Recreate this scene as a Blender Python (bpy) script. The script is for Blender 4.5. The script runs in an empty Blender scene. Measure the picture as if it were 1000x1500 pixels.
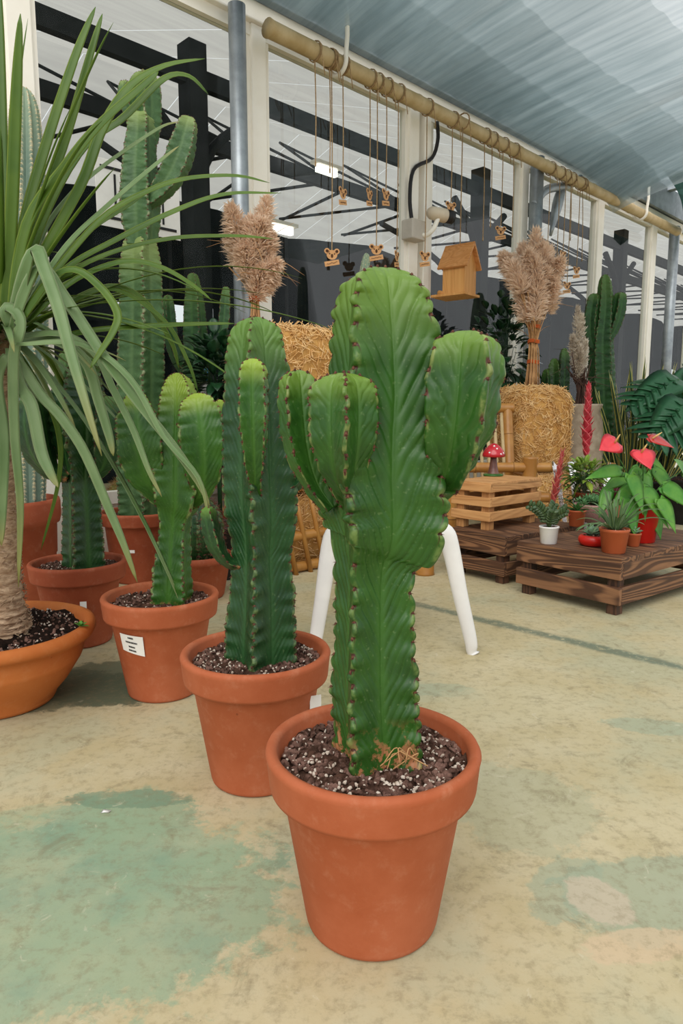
import bpy, math, random
import numpy as np
from mathutils import Vector, Matrix
random.seed(7)
RNG = np.random.default_rng(7)
PI = math.pi
sc = bpy.context.scene
col = sc.collection

# ------------------------------------------------------------------ camera
FPX, CX, CY, CAMZ, TH = 1020.0, 500.0, 750.0, 0.78, math.radians(8.0)
cam = bpy.data.cameras.new('camera'); camo = bpy.data.objects.new('camera', cam); col.objects.link(camo)
cam.sensor_fit = 'HORIZONTAL'; cam.sensor_width = 36.0; cam.lens = 36.0 * FPX / 1000.0
cam.clip_start = 0.02; cam.clip_end = 200
camo.location = (0, 0, CAMZ); camo.rotation_euler = (PI/2 - TH, 0, 0)
sc.camera = camo
CT, ST = math.cos(TH), math.sin(TH)

def ray(px, py):
    x = (px - CX) / FPX; v = (CY - py) / FPX
    return np.array([x, CT + v*ST, -ST + v*CT])
def at(px, py, Y):                       # point seen at a pixel, at forward distance Y
    d = ray(px, py); t = Y / d[1]
    return np.array([0, 0, CAMZ]) + d * t
def fl(px, py, z=0.0):                   # point on a level plane
    d = ray(px, py); t = (z - CAMZ) / d[2]
    return np.array([0, 0, CAMZ]) + d * t
def wp(px, py, c):                       # point on a vertical plane parallel to the window wall
    d = ray(px, py); t = c / (d[1] - d[0])
    return np.array([0, 0, CAMZ]) + d * t
def m_px(p):                             # metres per pixel at a point
    return (p[1]*CT - (p[2]-CAMZ)*ST) / FPX
DW = np.array([1, 1, 0]) / math.sqrt(2)  # along the window wall
NW = np.array([-1, 1, 0]) / math.sqrt(2) # behind it
C0 = 4.6
def W(s, p, z):
    return np.array([0, C0, 0]) + DW*s + NW*p + np.array([0, 0, z])

# ------------------------------------------------------------------ helpers
def lin(h):
    h = h.lstrip('#'); o = []
    for i in (0, 2, 4):
        c = int(h[i:i+2], 16) / 255
        o.append(c/12.92 if c <= 0.04045 else ((c+0.055)/1.055)**2.4)
    return (*o, 1.0)

def tag(o, label=None, cat=None, group=None, kind=None):
    if label: o['label'] = label
    if cat: o['category'] = cat
    if group: o['group'] = group
    if kind: o['kind'] = kind
    return o
ORG = {}
def empty(name, loc, label=None, cat=None, group=None, kind=None):
    o = bpy.data.objects.new(name, None); col.objects.link(o)
    o.empty_display_size = 0.05
    o.location = Vector([float(a) for a in loc]); ORG[o.name] = np.array(loc, float)
    tag(o, label, cat, group, kind)
    return o
def copy_tree(o, parent=None):
    c = o.copy(); col.objects.link(c); c.parent = parent
    for ch in list(o.children): copy_tree(ch, c)
    return c

class MB:
    def __init__(s): s.v = []; s.f = []; s.n = 0; s.a = {}
    def add(s, V, F, **attrs):
        V = np.asarray(V, float).reshape(-1, 3)
        s.v.append(V)
        for f in F: s.f.append(tuple(i + s.n for i in f))
        for k, a in attrs.items():
            s.a.setdefault(k, []).append((s.n, np.asarray(a, float)))
        s.n += len(V)
    def box(s, c, size, R=None):
        hx, hy, hz = [a/2 for a in size]
        V = np.array([[x, y, z] for x in (-hx, hx) for y in (-hy, hy) for z in (-hz, hz)])
        if R is not None: V = V @ np.asarray(R).T
        s.add(V + np.asarray(c), [(0,1,3,2),(4,6,7,5),(0,4,5,1),(2,3,7,6),(0,2,6,4),(1,5,7,3)])
    def beam(s, p0, p1, w, h, up=(0,0,1)):       # rectangular bar between two points
        p0 = np.asarray(p0, float); p1 = np.asarray(p1, float)
        t = p1-p0; L = np.linalg.norm(t); t = t/L
        sd = np.cross(t, up); sd /= np.linalg.norm(sd); u = np.cross(sd, t)
        s.box((p0+p1)/2, (L, w, h), np.stack([t, sd, u], 1))
    def tube(s, pts, r, n=8, cap=True, flat=1.0, ref=(0.31,0.2,0.93)):
        P = np.asarray(pts, float); m = len(P)
        r = np.full(m, r) if np.isscalar(r) else np.asarray(r, float)
        T = np.gradient(P, axis=0); T /= np.linalg.norm(T, axis=1)[:, None] + 1e-12
        N = None; V = []
        ref = np.asarray(ref, float)
        a = np.arange(n) * 2*PI/n
        for i in range(m):
            if N is None:
                N = ref - T[i]*np.dot(ref, T[i])
                if np.linalg.norm(N) < 1e-4: N = np.array([1,0,0]) - T[i]*T[i][0]
            else: N = N - T[i]*np.dot(N, T[i])
            N = N/np.linalg.norm(N); B = np.cross(T[i], N)
            V.append(P[i] + r[i]*(np.cos(a)[:,None]*N*flat + np.sin(a)[:,None]*B))
        F = [(i*n+j, i*n+(j+1)%n, (i+1)*n+(j+1)%n, (i+1)*n+j) for i in range(m-1) for j in range(n)]
        if cap: F += [tuple(range(n-1, -1, -1)), tuple((m-1)*n+j for j in range(n))]
        s.add(np.concatenate(V), F)
    def lathe(s, prof, n=48, c=(0,0,0), close=False):
        a = np.arange(n)*2*PI/n; m = len(prof); V = []
        for (r, z) in prof: V.append(np.stack([r*np.cos(a), r*np.sin(a), np.full(n, z)], 1))
        F = [(i*n+j, i*n+(j+1)%n, (i+1)*n+(j+1)%n, (i+1)*n+j) for i in range(m-1) for j in range(n)]
        if close:
            F += [tuple(range(n-1, -1, -1)), tuple((m-1)*n+j for j in range(n))]
        s.add(np.concatenate(V) + np.asarray(c), F)
    def blob(s, c, r, R=None):                    # small ellipsoid
        r = np.ones(3)*r
        V = [[0,0,1]]
        for z, q in ((.55,.83),(-.55,.83)):
            for k in range(6):
                t = k*PI/3 + (z<0)*PI/6; V.append([q*math.cos(t), q*math.sin(t), z])
        V.append([0,0,-1]); V = np.array(V)*r
        if R is not None: V = V @ np.asarray(R).T
        F = []
        for k in range(6):
            j = (k+1) % 6
            F += [(0,1+k,1+j), (1+k,7+k,1+j), (1+j,7+k,7+j), (7+k,13,7+j)]
        s.add(V+np.asarray(c), F)
    def blade(s, pts, w, up=(0,0,1), fold=0.0, thick=0.002, wave=0.0):
        # leaf or strap: pts = midrib, w = half widths; lens-shaped cross-section
        P = np.asarray(pts, float); m = len(P)
        w = np.full(m, w) if np.isscalar(w) else np.asarray(w, float)
        T = np.gradient(P, axis=0); T /= np.linalg.norm(T, axis=1)[:, None] + 1e-12
        V = []; E = []; LN = []
        S = None
        for i in range(m):
            sd = np.cross(T[i], up)
            if np.linalg.norm(sd) < 0.15 and S is not None: sd = S
            if S is not None and np.dot(sd, S) < 0: sd = -sd
            sd = sd - T[i]*np.dot(sd, T[i])
            sd = sd/(np.linalg.norm(sd)+1e-9); S = sd
            nn = np.cross(sd, T[i])
            lift = fold*w[i]; wv = wave*w[i]*math.sin(i*1.9)
            th = min(thick, w[i]*.8+1e-5)
            V += [P[i]-sd*w[i]+nn*(lift+wv), P[i]-sd*w[i]*.5+nn*(lift*.45+th*.5), P[i]+nn*th*.5, P[i]+sd*w[i]*.5+nn*(lift*.45+th*.5),
                  P[i]+sd*w[i]+nn*(lift-wv), P[i]-nn*th*.6]
            E += [1, .5, 0, .5, 1, 0]; LN += [i/(m-1)]*6
        F = [(i*6+j, i*6+(j+1)%6, (i+1)*6+(j+1)%6, (i+1)*6+j) for i in range(m-1) for j in range(6)]
        F += [(5,4,3,2,1,0), tuple((m-1)*6+j for j in range(6))]
        s.add(np.array(V), F, edge=E, len=LN)
    def build(s, name, mat, parent=None, smooth=True, label=None, kind=None):
        V = np.concatenate(s.v) if s.v else np.zeros((0,3))
        org = ORG.get(parent.name, np.zeros(3)) if parent is not None else np.zeros(3)
        me = bpy.data.meshes.new(name)
        me.from_pydata((V-org).tolist(), [], s.f)
        for k, lst in s.a.items():
            at_ = me.attributes.new(k, 'FLOAT', 'POINT'); arr = np.zeros(len(V), np.float32)
            for (o, a) in lst: arr[o:o+len(a)] = a
            at_.data.foreach_set('value', arr)
        me.polygons.foreach_set('use_smooth', [bool(smooth)]*len(me.polygons))
        me.materials.append(mat); me.update()
        o = bpy.data.objects.new(name, me); col.objects.link(o)
        if parent is not None: o.parent = parent
        ORG[o.name] = org
        if label: o['label'] = label
        if kind: o['kind'] = kind
        return o
def bevel(o, w=0.003, seg=2):
    m = o.modifiers.new('bevel', 'BEVEL'); m.width = w; m.segments = seg; m.limit_method = 'ANGLE'; m.angle_limit = 0.6
    return o
def top(mb, name, mat, label, cat, group=None, kind=None, smooth=True, loc=None):
    # a thing that is one mesh, with its origin at its base
    V = np.concatenate(mb.v)
    if loc is None: loc = np.array([V[:,0].mean(), V[:,1].mean(), V[:,2].min()])
    mb.v = [V - loc]
    o = mb.build(name, mat, None, smooth); o.location = Vector([float(a) for a in loc]); ORG[o.name] = np.array(loc, float)
    return tag(o, label, cat, group, kind)
def struct(mb, name, mat, parent=None, smooth=False):
    o = mb.build(name, mat, parent, smooth)
    if parent is None: o['kind'] = 'structure'
    return o
def spline(ctrl, n):
    C = np.asarray(ctrl, float); k = len(C)
    if k == 2: return C[0] + (C[1]-C[0])*np.linspace(0, 1, n)[:, None]
    P = np.vstack([2*C[0]-C[1], C, 2*C[-1]-C[-2]])
    out = []
    for u in np.linspace(0, k-1-1e-9, n):
        i = int(u); t = u-i; a, b, c, d = P[i:i+4]
        out.append(.5*((2*b)+(-a+c)*t+(2*a-5*b+4*c-d)*t*t+(-a+3*b-3*c+d)*t**3))
    return np.array(out)
def rotz(a): return np.array([[math.cos(a), -math.sin(a), 0], [math.sin(a), math.cos(a), 0], [0, 0, 1]])
def frame(d):
    d = np.asarray(d, float); d = d/np.linalg.norm(d)
    a = np.cross(d, (0.3, 0.9, 0.2)); a /= np.linalg.norm(a)
    return np.stack([a, np.cross(d, a), d], 1)
def rdir(zmin=-1, zmax=1):
    z = random.uniform(zmin, zmax); a = random.uniform(0, 2*PI); q = math.sqrt(max(0, 1-z*z))
    return np.array([q*math.cos(a), q*math.sin(a), z])

# ------------------------------------------------------------------ materials
class NT:
    def __init__(s, name):
        s.m = bpy.data.materials.new(name); s.m.use_nodes = True; s.t = s.m.node_tree; s.t.nodes.clear()
        s.out = s.t.nodes.new('ShaderNodeOutputMaterial')
    def n(s, typ, **kw):
        x = s.t.nodes.new(typ)
        for k, v in kw.items():
            if k == 'inp':
                for i, val in v.items():
                    if hasattr(val, 'bl_idname') and val.bl_idname.startswith('NodeSocket'): s.t.links.new(val, x.inputs[i])
                    elif isinstance(val, bpy.types.NodeSocket): s.t.links.new(val, x.inputs[i])
                    else: x.inputs[i].default_value = val
            else: setattr(x, k, v)
        return x
    def math(s, op, a, b=0.0, c=0.0, clamp=False):
        return s.n('ShaderNodeMath', operation=op, use_clamp=clamp, inp={0: a, 1: b, 2: c}).outputs[0]
    def mix(s, f, a, b, mode='MIX'):
        x = s.n('ShaderNodeMix', data_type='RGBA', blend_type=mode)
        for i, v in ((0, f), (6, a), (7, b)):
            if isinstance(v, bpy.types.NodeSocket): s.t.links.new(v, x.inputs[i])
            else: x.inputs[i].default_value = v
        return x.outputs[2]
    def noise(s, scale, detail=4, rough=.6, vec=None, dist=0.0):
        x = s.n('ShaderNodeTexNoise', inp={'Scale': scale, 'Detail': detail, 'Roughness': rough, 'Distortion': dist})
        if vec is not None: s.t.links.new(vec, x.inputs['Vector'])
        return x.outputs[0]
    def ss(s, v, a, b):                       # smoothstep a..b
        return s.n('ShaderNodeMapRange', interpolation_type='SMOOTHSTEP', inp={0: v, 1: a, 2: b, 3: 0.0, 4: 1.0}).outputs[0]
    def attr(s, name): return s.n('ShaderNodeAttribute', attribute_name=name).outputs['Fac']
    def obj(s): return s.n('ShaderNodeTexCoord').outputs['Object']
    def pos(s): return s.n('ShaderNodeNewGeometry').outputs['Position']
    def mapping(s, vec, scale=(1,1,1), rot=(0,0,0), loc=(0,0,0)):
        return s.n('ShaderNodeMapping', inp={'Vector': vec, 'Scale': scale, 'Rotation': rot, 'Location': loc}).outputs[0]
    def bump(s, h, strength=.3, dist=.002):
        return s.n('ShaderNodeBump', inp={'Strength': strength, 'Distance': dist, 'Height': h}).outputs[0]
    def pbsdf(s, colr, rough=.6, bump=None, spec=.4, **kw):
        inp = {'Base Color': colr, 'Roughness': rough, 'Specular IOR Level': spec}
        if bump is not None: inp['Normal'] = bump
        inp.update(kw)
        p = s.n('ShaderNodeBsdfPrincipled', inp=inp)
        s.t.links.new(p.outputs[0], s.out.inputs[0]); return p
def simple(name, c1, c2=None, scale=20, rough=.6, bumpk=0.0, bscale=60, spec=.35, detail=4, stretch=None, **kw):
    t = NT(name); v = t.obj()
    if stretch: v = t.mapping(v, scale=stretch)
    f = t.noise(scale, detail, .6, v)
    cc = t.mix(t.ss(f, .3, .7), lin(c1), lin(c2 or c1))
    b = t.bump(t.noise(bscale, 4, .6, v), bumpk, .002) if bumpk else None
    t.pbsdf(cc, rough, b, spec, **kw); return t.m

def leafmat(name, c1, c2, edgec=None, rough=.4, scale=18, edge0=.6, trans=.0, tip=None, stretch=None):
    t = NT(name); f = t.noise(scale, 3, .6, t.obj() if stretch is None else t.mapping(t.obj(), scale=stretch))
    cc = t.mix(t.ss(f, .3, .7), lin(c1), lin(c2))
    if edgec: cc = t.mix(t.ss(t.attr('edge'), edge0, edge0+.15), cc, lin(edgec))
    if tip: cc = t.mix(t.ss(t.attr('len'), .75, 1.0), cc, lin(tip))
    p = t.pbsdf(cc, rough, None, .4)
    if trans:
        tr = t.n('ShaderNodeBsdfTranslucent', inp={0: cc})
        mx = t.n('ShaderNodeMixShader', inp={0: trans})
        t.t.links.new(p.outputs[0], mx.inputs[1]); t.t.links.new(tr.outputs[0], mx.inputs[2])
        t.t.links.new(mx.outputs[0], t.out.inputs[0])
    return t.m

def cactusmat(name, base, dark, tip, valley, spot='#5a2a1c', crest='#b8a070', cork=0.0, rough=.42, crestw=.9, bscale=1.0):
    t = NT(name)
    rib, ln, tooth = t.attr('rib'), t.attr('len'), t.attr('tooth')
    f = t.noise(14, 4, .6, t.obj())
    c = t.mix(t.ss(f, .3, .72), lin(base), lin(dark))
    c = t.mix(t.math('MULTIPLY', t.ss(rib, .35, .0), .55), c, lin(valley))
    # pale veins beside every groove
    vein = t.math('ABSOLUTE', t.math('SUBTRACT', t.math('FRACT', tooth), .5))
    c = t.mix(t.math('MULTIPLY', t.ss(vein, .36, .5), t.math('MULTIPLY', t.ss(rib, .1, .7), .28)), c, lin(valley))
    c = t.mix(t.math('MULTIPLY', t.ss(ln, .80, 1.0), .75), c, lin(tip))
    fine = t.noise(160, 2, .5, t.obj())
    c = t.mix(t.math('MULTIPLY', t.ss(fine, .62, .75), .12), c, lin('#a8bd86'))
    if cork:
        ck = t.math('MULTIPLY', t.ss(ln, cork, cork*.35), t.ss(t.noise(34, 4, .7, t.obj()), .50, .58))
        c = t.mix(ck, c, lin('#a8714c'))
    # crest margin: pale horny line, brown at the notch
    cm = t.ss(rib, crestw, 1.0)
    c = t.mix(t.math('MULTIPLY', cm, t.math('MULTIPLY', .55, t.ss(t.noise(50, 3, .6, t.obj()), .42, .66))), c, lin(crest))
    c = t.mix(t.math('MULTIPLY', cm, t.ss(vein, .37, .46)), c, lin(spot))
    b = t.bump(t.noise(220, 3, .6, t.obj()), .08, .001)
    t.pbsdf(c, rough, b, .4); return t.m

def terracotta(name, c1='#b05a30', c2='#bd6a42', pale='#c98a6c'):
    t = NT(name); o = t.obj()
    f = t.noise(6, 5, .65, o); g = t.noise(30, 4, .7, o)
    c = t.mix(t.ss(f, .3, .7), lin(c1), lin(c2))
    z = t.n('ShaderNodeSeparateXYZ', inp={0: o}).outputs[2]
    c = t.mix(t.math('MULTIPLY', t.ss(g, .5, .8), .35), c, lin(pale))
    sp = t.n('ShaderNodeTexVoronoi', inp={'Vector': o, 'Scale': 26.0}).outputs[0]
    c = t.mix(t.math('MULTIPLY', t.ss(sp, .09, .03), t.ss(t.noise(9, 2, .5, o), .58, .66)), c, lin('#7a3a20'))
    ring = t.noise(1.0, 3, .6, t.mapping(o, scale=(3, 3, 160)))
    b = t.bump(t.math('ADD', t.math('MULTIPLY', ring, .5), t.noise(180, 3, .6, o)), .16, .0015)
    t.pbsdf(c, .72, b, .25); return t.m

def woodmat(name, c1, c2, c3, scale=1.0, axis='X', rough=.6, knots=0.0):
    t = NT(name); o = t.obj()
    s = {'X': (1.2, 14, 14), 'Y': (14, 1.2, 14), 'Z': (14, 14, 1.2)}[axis]
    v = t.mapping(o, scale=tuple(a*scale for a in s))
    n1 = t.noise(1.6, 5, .6, v, 1.2)
    rnd = t.n('ShaderNodeObjectInfo').outputs['Random']
    off = t.n('ShaderNodeCombineXYZ', inp={0: t.math('MULTIPLY', rnd, 7.0), 1: t.math('MULTIPLY', rnd, 3.1), 2: t.math('MULTIPLY', rnd, 5.3)}).outputs[0]
    vv = t.n('ShaderNodeVectorMath', operation='ADD', inp={0: v, 1: off}).outputs[0]
    contour = t.noise(.55, 1.5, .5, vv, .3)
    w = t.math('ABSOLUTE', t.math('SINE', t.math('MULTIPLY', contour, 62.0)))
    c = t.mix(t.ss(n1, .25, .75), lin(c1), lin(c2))
    c = t.mix(t.math('MULTIPLY', t.ss(w, .55, 1.0), t.math('MULTIPLY', t.ss(n1, .2, .6), .62)), c, lin(c3))
    b = t.bump(w, .18, .0015)
    t.pbsdf(c, rough, b, .3); return t.m
# ------------------------------------------------------------------ material set
M = {}
M['pot'] = terracotta('terracotta', '#a55532', '#b36442', '#c48a6c')
M['pot_dark'] = terracotta('terracotta_old', '#94472c', '#a45638', '#b88068')
M['pot_bowl'] = terracotta('terracotta_bowl', '#b4622c', '#be7038', '#c98a5e')
M['plastic_pot'] = simple('brown_plastic_pot', '#a8532f', '#b35c36', 8, .45)
M['soil'] = simple('potting_soil', '#2c1d16', '#5a4034', 60, .95, .9, 110, .1, 8)
M['soil_dark'] = simple('dark_soil', '#130d0a', '#2b1d16', 60, .95, 1.0, 110, .1, 8)
M['crumb'] = simple('soil_crumb', '#3a281f', '#84655a', 40, .95, .5, 160, .1)
M['perlite'] = simple('perlite', '#d6cabc', '#b09c8a', 90, .9)
M['euph_a'] = cactusmat('euphorbia_front', '#2d5819', '#1f4516', '#6d8c30', '#3c6822', '#3e2016', '#7f9450', cork=.14)
M['euph_b'] = cactusmat('euphorbia_second', '#214a22', '#15381b', '#668a34', '#2f5a2c', '#3e2418', '#7c9058', cork=.08)
M['euph_arm'] = cactusmat('euphorbia_arm', '#2f5a1a', '#214916', '#739234', '#3e6a24', '#4a281c', '#9aa060')
M['euph_c'] = cactusmat('euphorbia_third', '#335e1a', '#224a18', '#9cb43a', '#467426', '#54301e', '#98a868', cork=.06)
M['euph_d'] = cactusmat('euphorbia_dark', '#22481f', '#15331a', '#5a8034', '#3c6a2c', '#402414', '#7c8c58', cork=.06)
M['euph_tall'] = cactusmat('euphorbia_tall', '#47693c', '#35552f', '#8a9c58', '#5c7a4a', '#5a3a24', '#a8a884', rough=.55)
M['euph_far'] = cactusmat('euphorbia_far', '#2c5626', '#1c3e1e', '#5a7a38', '#3c6830', '#40281a', '#7a8a58', rough=.55)
M['col_cactus'] = cactusmat('pale_column_cactus', '#6a8070', '#587060', '#8a9c80', '#7c9484', '#cdbf94', '#d8ccaa', rough=.6, crestw=.7)
M['areole'] = simple('areole_brown', '#3a1c14', '#6e4432', 200, .8)
M['spine_gold'] = simple('golden_spine', '#b8905a', '#8a6234', 100, .6)
M['spine_red'] = simple('red_brown_spine', '#5a3028', '#7c4a3c', 100, .6)
M['spine_pale'] = simple('pale_spine', '#cfc3a0', '#a89874', 100, .6)
M['barrel'] = cactusmat('barrel_cactus', '#8a7c3c', '#6e6a30', '#b8a058', '#9a9048', '#b8905a', '#c8a868', rough=.6, crestw=.8)
M['palm_leaf'] = leafmat('palm_strap_leaf', '#5c7a24', '#44661e', '#83993e', .42, 6, .75, .22)
M['palm_leaf_grey'] = leafmat('palm_drooping_leaf', '#7c9462', '#5f7c48', '#95a878', .45, 5, .75, .12, tip='#8a8a50')
t = NT('palm_trunk'); o = t.obj()
f = t.noise(1, 5, .7, t.mapping(o, scale=(40, 40, 120)))
c = t.mix(t.ss(f, .3, .7), lin('#9c7c60'), lin('#d2b698')); t.pbsdf(c, .9, t.bump(f, .9, .006), .15); M['palm_trunk'] = t.m
M['fibre'] = simple('trunk_fibre', '#c0a486', '#8a6c54', 60, .9)
M['white_paint'] = simple('cream_painted_frame', '#f8f3e8', '#f2ecdf', 5, .5)
M['steel'] = simple('galvanised_steel', '#8d9499', '#a9b0b4', 9, .42, .0, 60, .5, Metallic=.6)
M['dark_steel'] = simple('dark_greenhouse_steel', '#25292a', '#303435', 6, .7, spec=.05)
M['curtain'] = simple('dark_shade_curtain', '#1b2022', '#262c2e', 3, 1.0, spec=.0)
M['plastic_white'] = simple('white_plastic', '#e6e4e0', '#d9d7d4', 6, .35, spec=.5)
M['tag_white'] = simple('white_card', '#ecebe6', '#e2e0da', 10, .6)
M['ink'] = simple('black_ink', '#1b1b1c', '#222224', 10, .6)
M['twine'] = simple('jute_twine', '#b89a74', '#957852', 80, .9)
M['plaque'] = simple('laser_cut_plywood', '#dca874', '#cc9660', 20, .6, stretch=(1,1,8))
M['burn'] = simple('burnt_engraving', '#4a2c18', '#5a3820', 30, .8)
M['birdwood'] = woodmat('birdhouse_pine', '#dca462', '#d09452', '#c48646', .8, 'Z')
M['birdroof'] = woodmat('birdhouse_roof_pine', '#cf955c', '#c4854a', '#b4763e', .8, 'X')
M['crate_dark'] = woodmat('dark_stained_board', '#3e2c22', '#5c3e2c', '#a07452', 1.0, 'X')
M['crate_dark2'] = woodmat('dark_stained_post', '#33251e', '#4a3327', '#6e4c38', 1.0, 'Z')
M['crate_light'] = woodmat('pale_pallet_board', '#cf9e68', '#c08c58', '#a67446', 1.0, 'X')
M['crate_light2'] = woodmat('pale_pallet_post', '#c89660', '#b48250', '#9a6a40', 1.0, 'Z')
M['bamboo'] = simple('bamboo_cane', '#b4813f', '#a06c30', 9, .4, spec=.5, stretch=(1,1,1))
M['bamboo_pale'] = simple('pale_bamboo_pole', '#c9b38a', '#b39a6c', 7, .5)
M['bamboo_node'] = simple('bamboo_node', '#7c5426', '#8c6230', 20, .5)
M['straw'] = simple('straw', '#cc9c58', '#a8783c', 30, .8)
M['straw_pale'] = simple('straw_stalk', '#f4d098', '#d4a05c', 15, .7)
M['pampas'] = leafmat('pampas_plume', '#f6e0ca', '#e4c8ac', None, .95, 25, trans=.35)
M['pampas_pale'] = leafmat('pale_pampas_plume', '#e6dccc', '#c6b6a2', None, .95, 25, trans=.3)
M['pampas_stem'] = simple('dried_stalk', '#c89c6c', '#a67c50', 15, .8)
M['pampas_dark'] = simple('dark_dried_stalk', '#5a4034', '#3e2c24', 15, .8)
M['raffia'] = simple('orange_raffia', '#c8642c', '#b05020', 30, .8)
M['mush_red'] = simple('glazed_red', '#b81c2a', '#a01420', 10, .18, spec=.6)
M['mush_stem'] = simple('glazed_brown', '#5a3a34', '#7a5448', 14, .3)
M['mush_base'] = simple('glazed_green', '#3c6a2c', '#2f5a24', 14, .3)
M['white_gloss'] = simple('white_glaze', '#f0ecea', '#e6e0de', 10, .25)
M['red_plastic'] = simple('red_plastic_pot', '#cf2418', '#bb1c14', 5, .3, spec=.5)
M['spathe'] = simple('anthurium_spathe', '#dd3f48', '#c62c38', 12, .22, spec=.6)
M['spathe_dark'] = simple('anthurium_spathe_orange', '#c2281c', '#a81c16', 12, .22, spec=.6)
M['spadix'] = simple('spadix', '#d8b878', '#c8985a', 40, .6)
M['leaf_fresh'] = leafmat('fresh_green_leaf', '#659a3c', '#468430', None, .35, 14, .6, .15)
M['leaf_mid'] = leafmat('mid_green_leaf', '#4c7a38', '#33602c', None, .45, 20, .6, .1)
M['leaf_yellow'] = leafmat('yellow_green_leaf', '#98ac40', '#6c9838', None, .45, 16, .6, .15)
M['leaf_dark'] = leafmat('dark_green_leaf', '#1f4424', '#16351d', None, .35, 10, .6, .05)
M['leaf_mon'] = leafmat('monstera_leaf', '#356844', '#265436', None, .3, 8, .6, .08)
M['leaf_grass'] = leafmat('grassy_leaf', '#5c7a4a', '#446436', '#8a9a70', .5, 14, .7, .1)
M['sans'] = leafmat('snake_plant_leaf', '#2c4a2c', '#1c3620', '#c4bc64', .45, 40, .5, .0)
M['zz'] = leafmat('mottled_leaf', '#2e4a2a', '#4a5a34', None, .4, 60, .6)
M['succ'] = leafmat('succulent_leaf', '#7a9a7a', '#5c8064', None, .55, 20, .6)
M['succ2'] = leafmat('green_succulent_leaf', '#5c8a54', '#447244', None, .5, 20, .6)
M['brom'] = leafmat('bromeliad_bract', '#c03a48', '#a82a34', '#d86a68', .45, 20, .75)
M['brom2'] = leafmat('dusty_red_bract', '#b8504c', '#a03c38', '#c87a6a', .5, 20, .75)
M['purple_leaf'] = leafmat('burgundy_leaf', '#4a1e22', '#6a2c2c', None, .4, 20)
M['urn'] = simple('weathered_urn', '#b8a894', '#94836f', 10, .8, .3, 60)
M['black_plastic'] = simple('black_plastic', '#1c1a1a', '#262424', 10, .5)
M['pink_wrap'] = simple('pink_paper_wrap', '#c29a90', '#a87e76', 10, .7, stretch=(30, 30, 1))
M['blue_cord'] = simple('blue_cord', '#3c7ca8', '#4a8cb8', 10, .6)
M['cctv'] = simple('camera_housing', '#d8c8b0', '#cabaa2', 8, .4)
M['grey_box'] = simple('grey_junction_box', '#c4bcb0', '#b6aea2', 8, .5)
M['rust_leaf'] = leafmat('dry_leaf', '#6a2c22', '#4a1e1a', None, .7, 12)

# glass, roofing, cloth
def glassmat(name, tint=(.95,.97,.96,1), refl=1.0):
    t = NT(name)
    tr = t.n('ShaderNodeBsdfTransparent', inp={0: tint}); gl = t.n('ShaderNodeBsdfGlossy', inp={0: (1,1,1,1), 1: .02})
    fr = t.n('ShaderNodeFresnel', inp={0: 1.45}).outputs[0]
    mx = t.n('ShaderNodeMixShader', inp={0: t.math('MULTIPLY', fr, refl)})
    t.t.links.new(tr.outputs[0], mx.inputs[1]); t.t.links.new(gl.outputs[0], mx.inputs[2]); t.t.links.new(mx.outputs[0], t.out.inputs[0])
    return t.m
M['glass'] = glassmat('window_glass', (.90,.92,.91,1), .07)
M['film'] = glassmat('clear_film', (.92,.92,.92,1), .8)
def clothmat(name, c1, c2, transp, transl, stripes=None):
    t = NT(name); p = t.pos()
    f = t.noise(1, 6, .62, t.mapping(t.mapping(p, rot=(0, 0, -PI/4)), scale=stripes or (3,3,3)))
    c = t.mix(t.ss(f, .3, .7), lin(c1), lin(c2))
    d = t.n('ShaderNodeBsdfDiffuse', inp={0: c}); tl = t.n('ShaderNodeBsdfTranslucent', inp={0: c}); tp = t.n('ShaderNodeBsdfTransparent', inp={0: c})
    m1 = t.n('ShaderNodeMixShader', inp={0: transl}); t.t.links.new(d.outputs[0], m1.inputs[1]); t.t.links.new(tl.outputs[0], m1.inputs[2])
    m2 = t.n('ShaderNodeMixShader', inp={0: transp}); t.t.links.new(m1.outputs[0], m2.inputs[1]); t.t.links.new(tp.outputs[0], m2.inputs[2])
    t.t.links.new(m2.outputs[0], t.out.inputs[0]); return t.m
M['shade'] = clothmat('green_shade_net', '#bfc9cb', '#dde3e4', .52, .8, (16, .8, .8))
M['shade2'] = clothmat('dark_green_shade_net', '#3c5c54', '#54746c', .25, .7)
M['roof'] = clothmat('frosted_roof_sheet', '#b3b0ac', '#bfbcb7', .0, .85, (1, 6, 1))
t = NT('lit_lamp'); e = t.n('ShaderNodeEmission', inp={0: (1, .96, .86, 1), 1: 2.5}); t.t.links.new(e.outputs[0], t.out.inputs[0]); M['lamp'] = t.m  # emission that imitates bright roof-vent reflections

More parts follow.
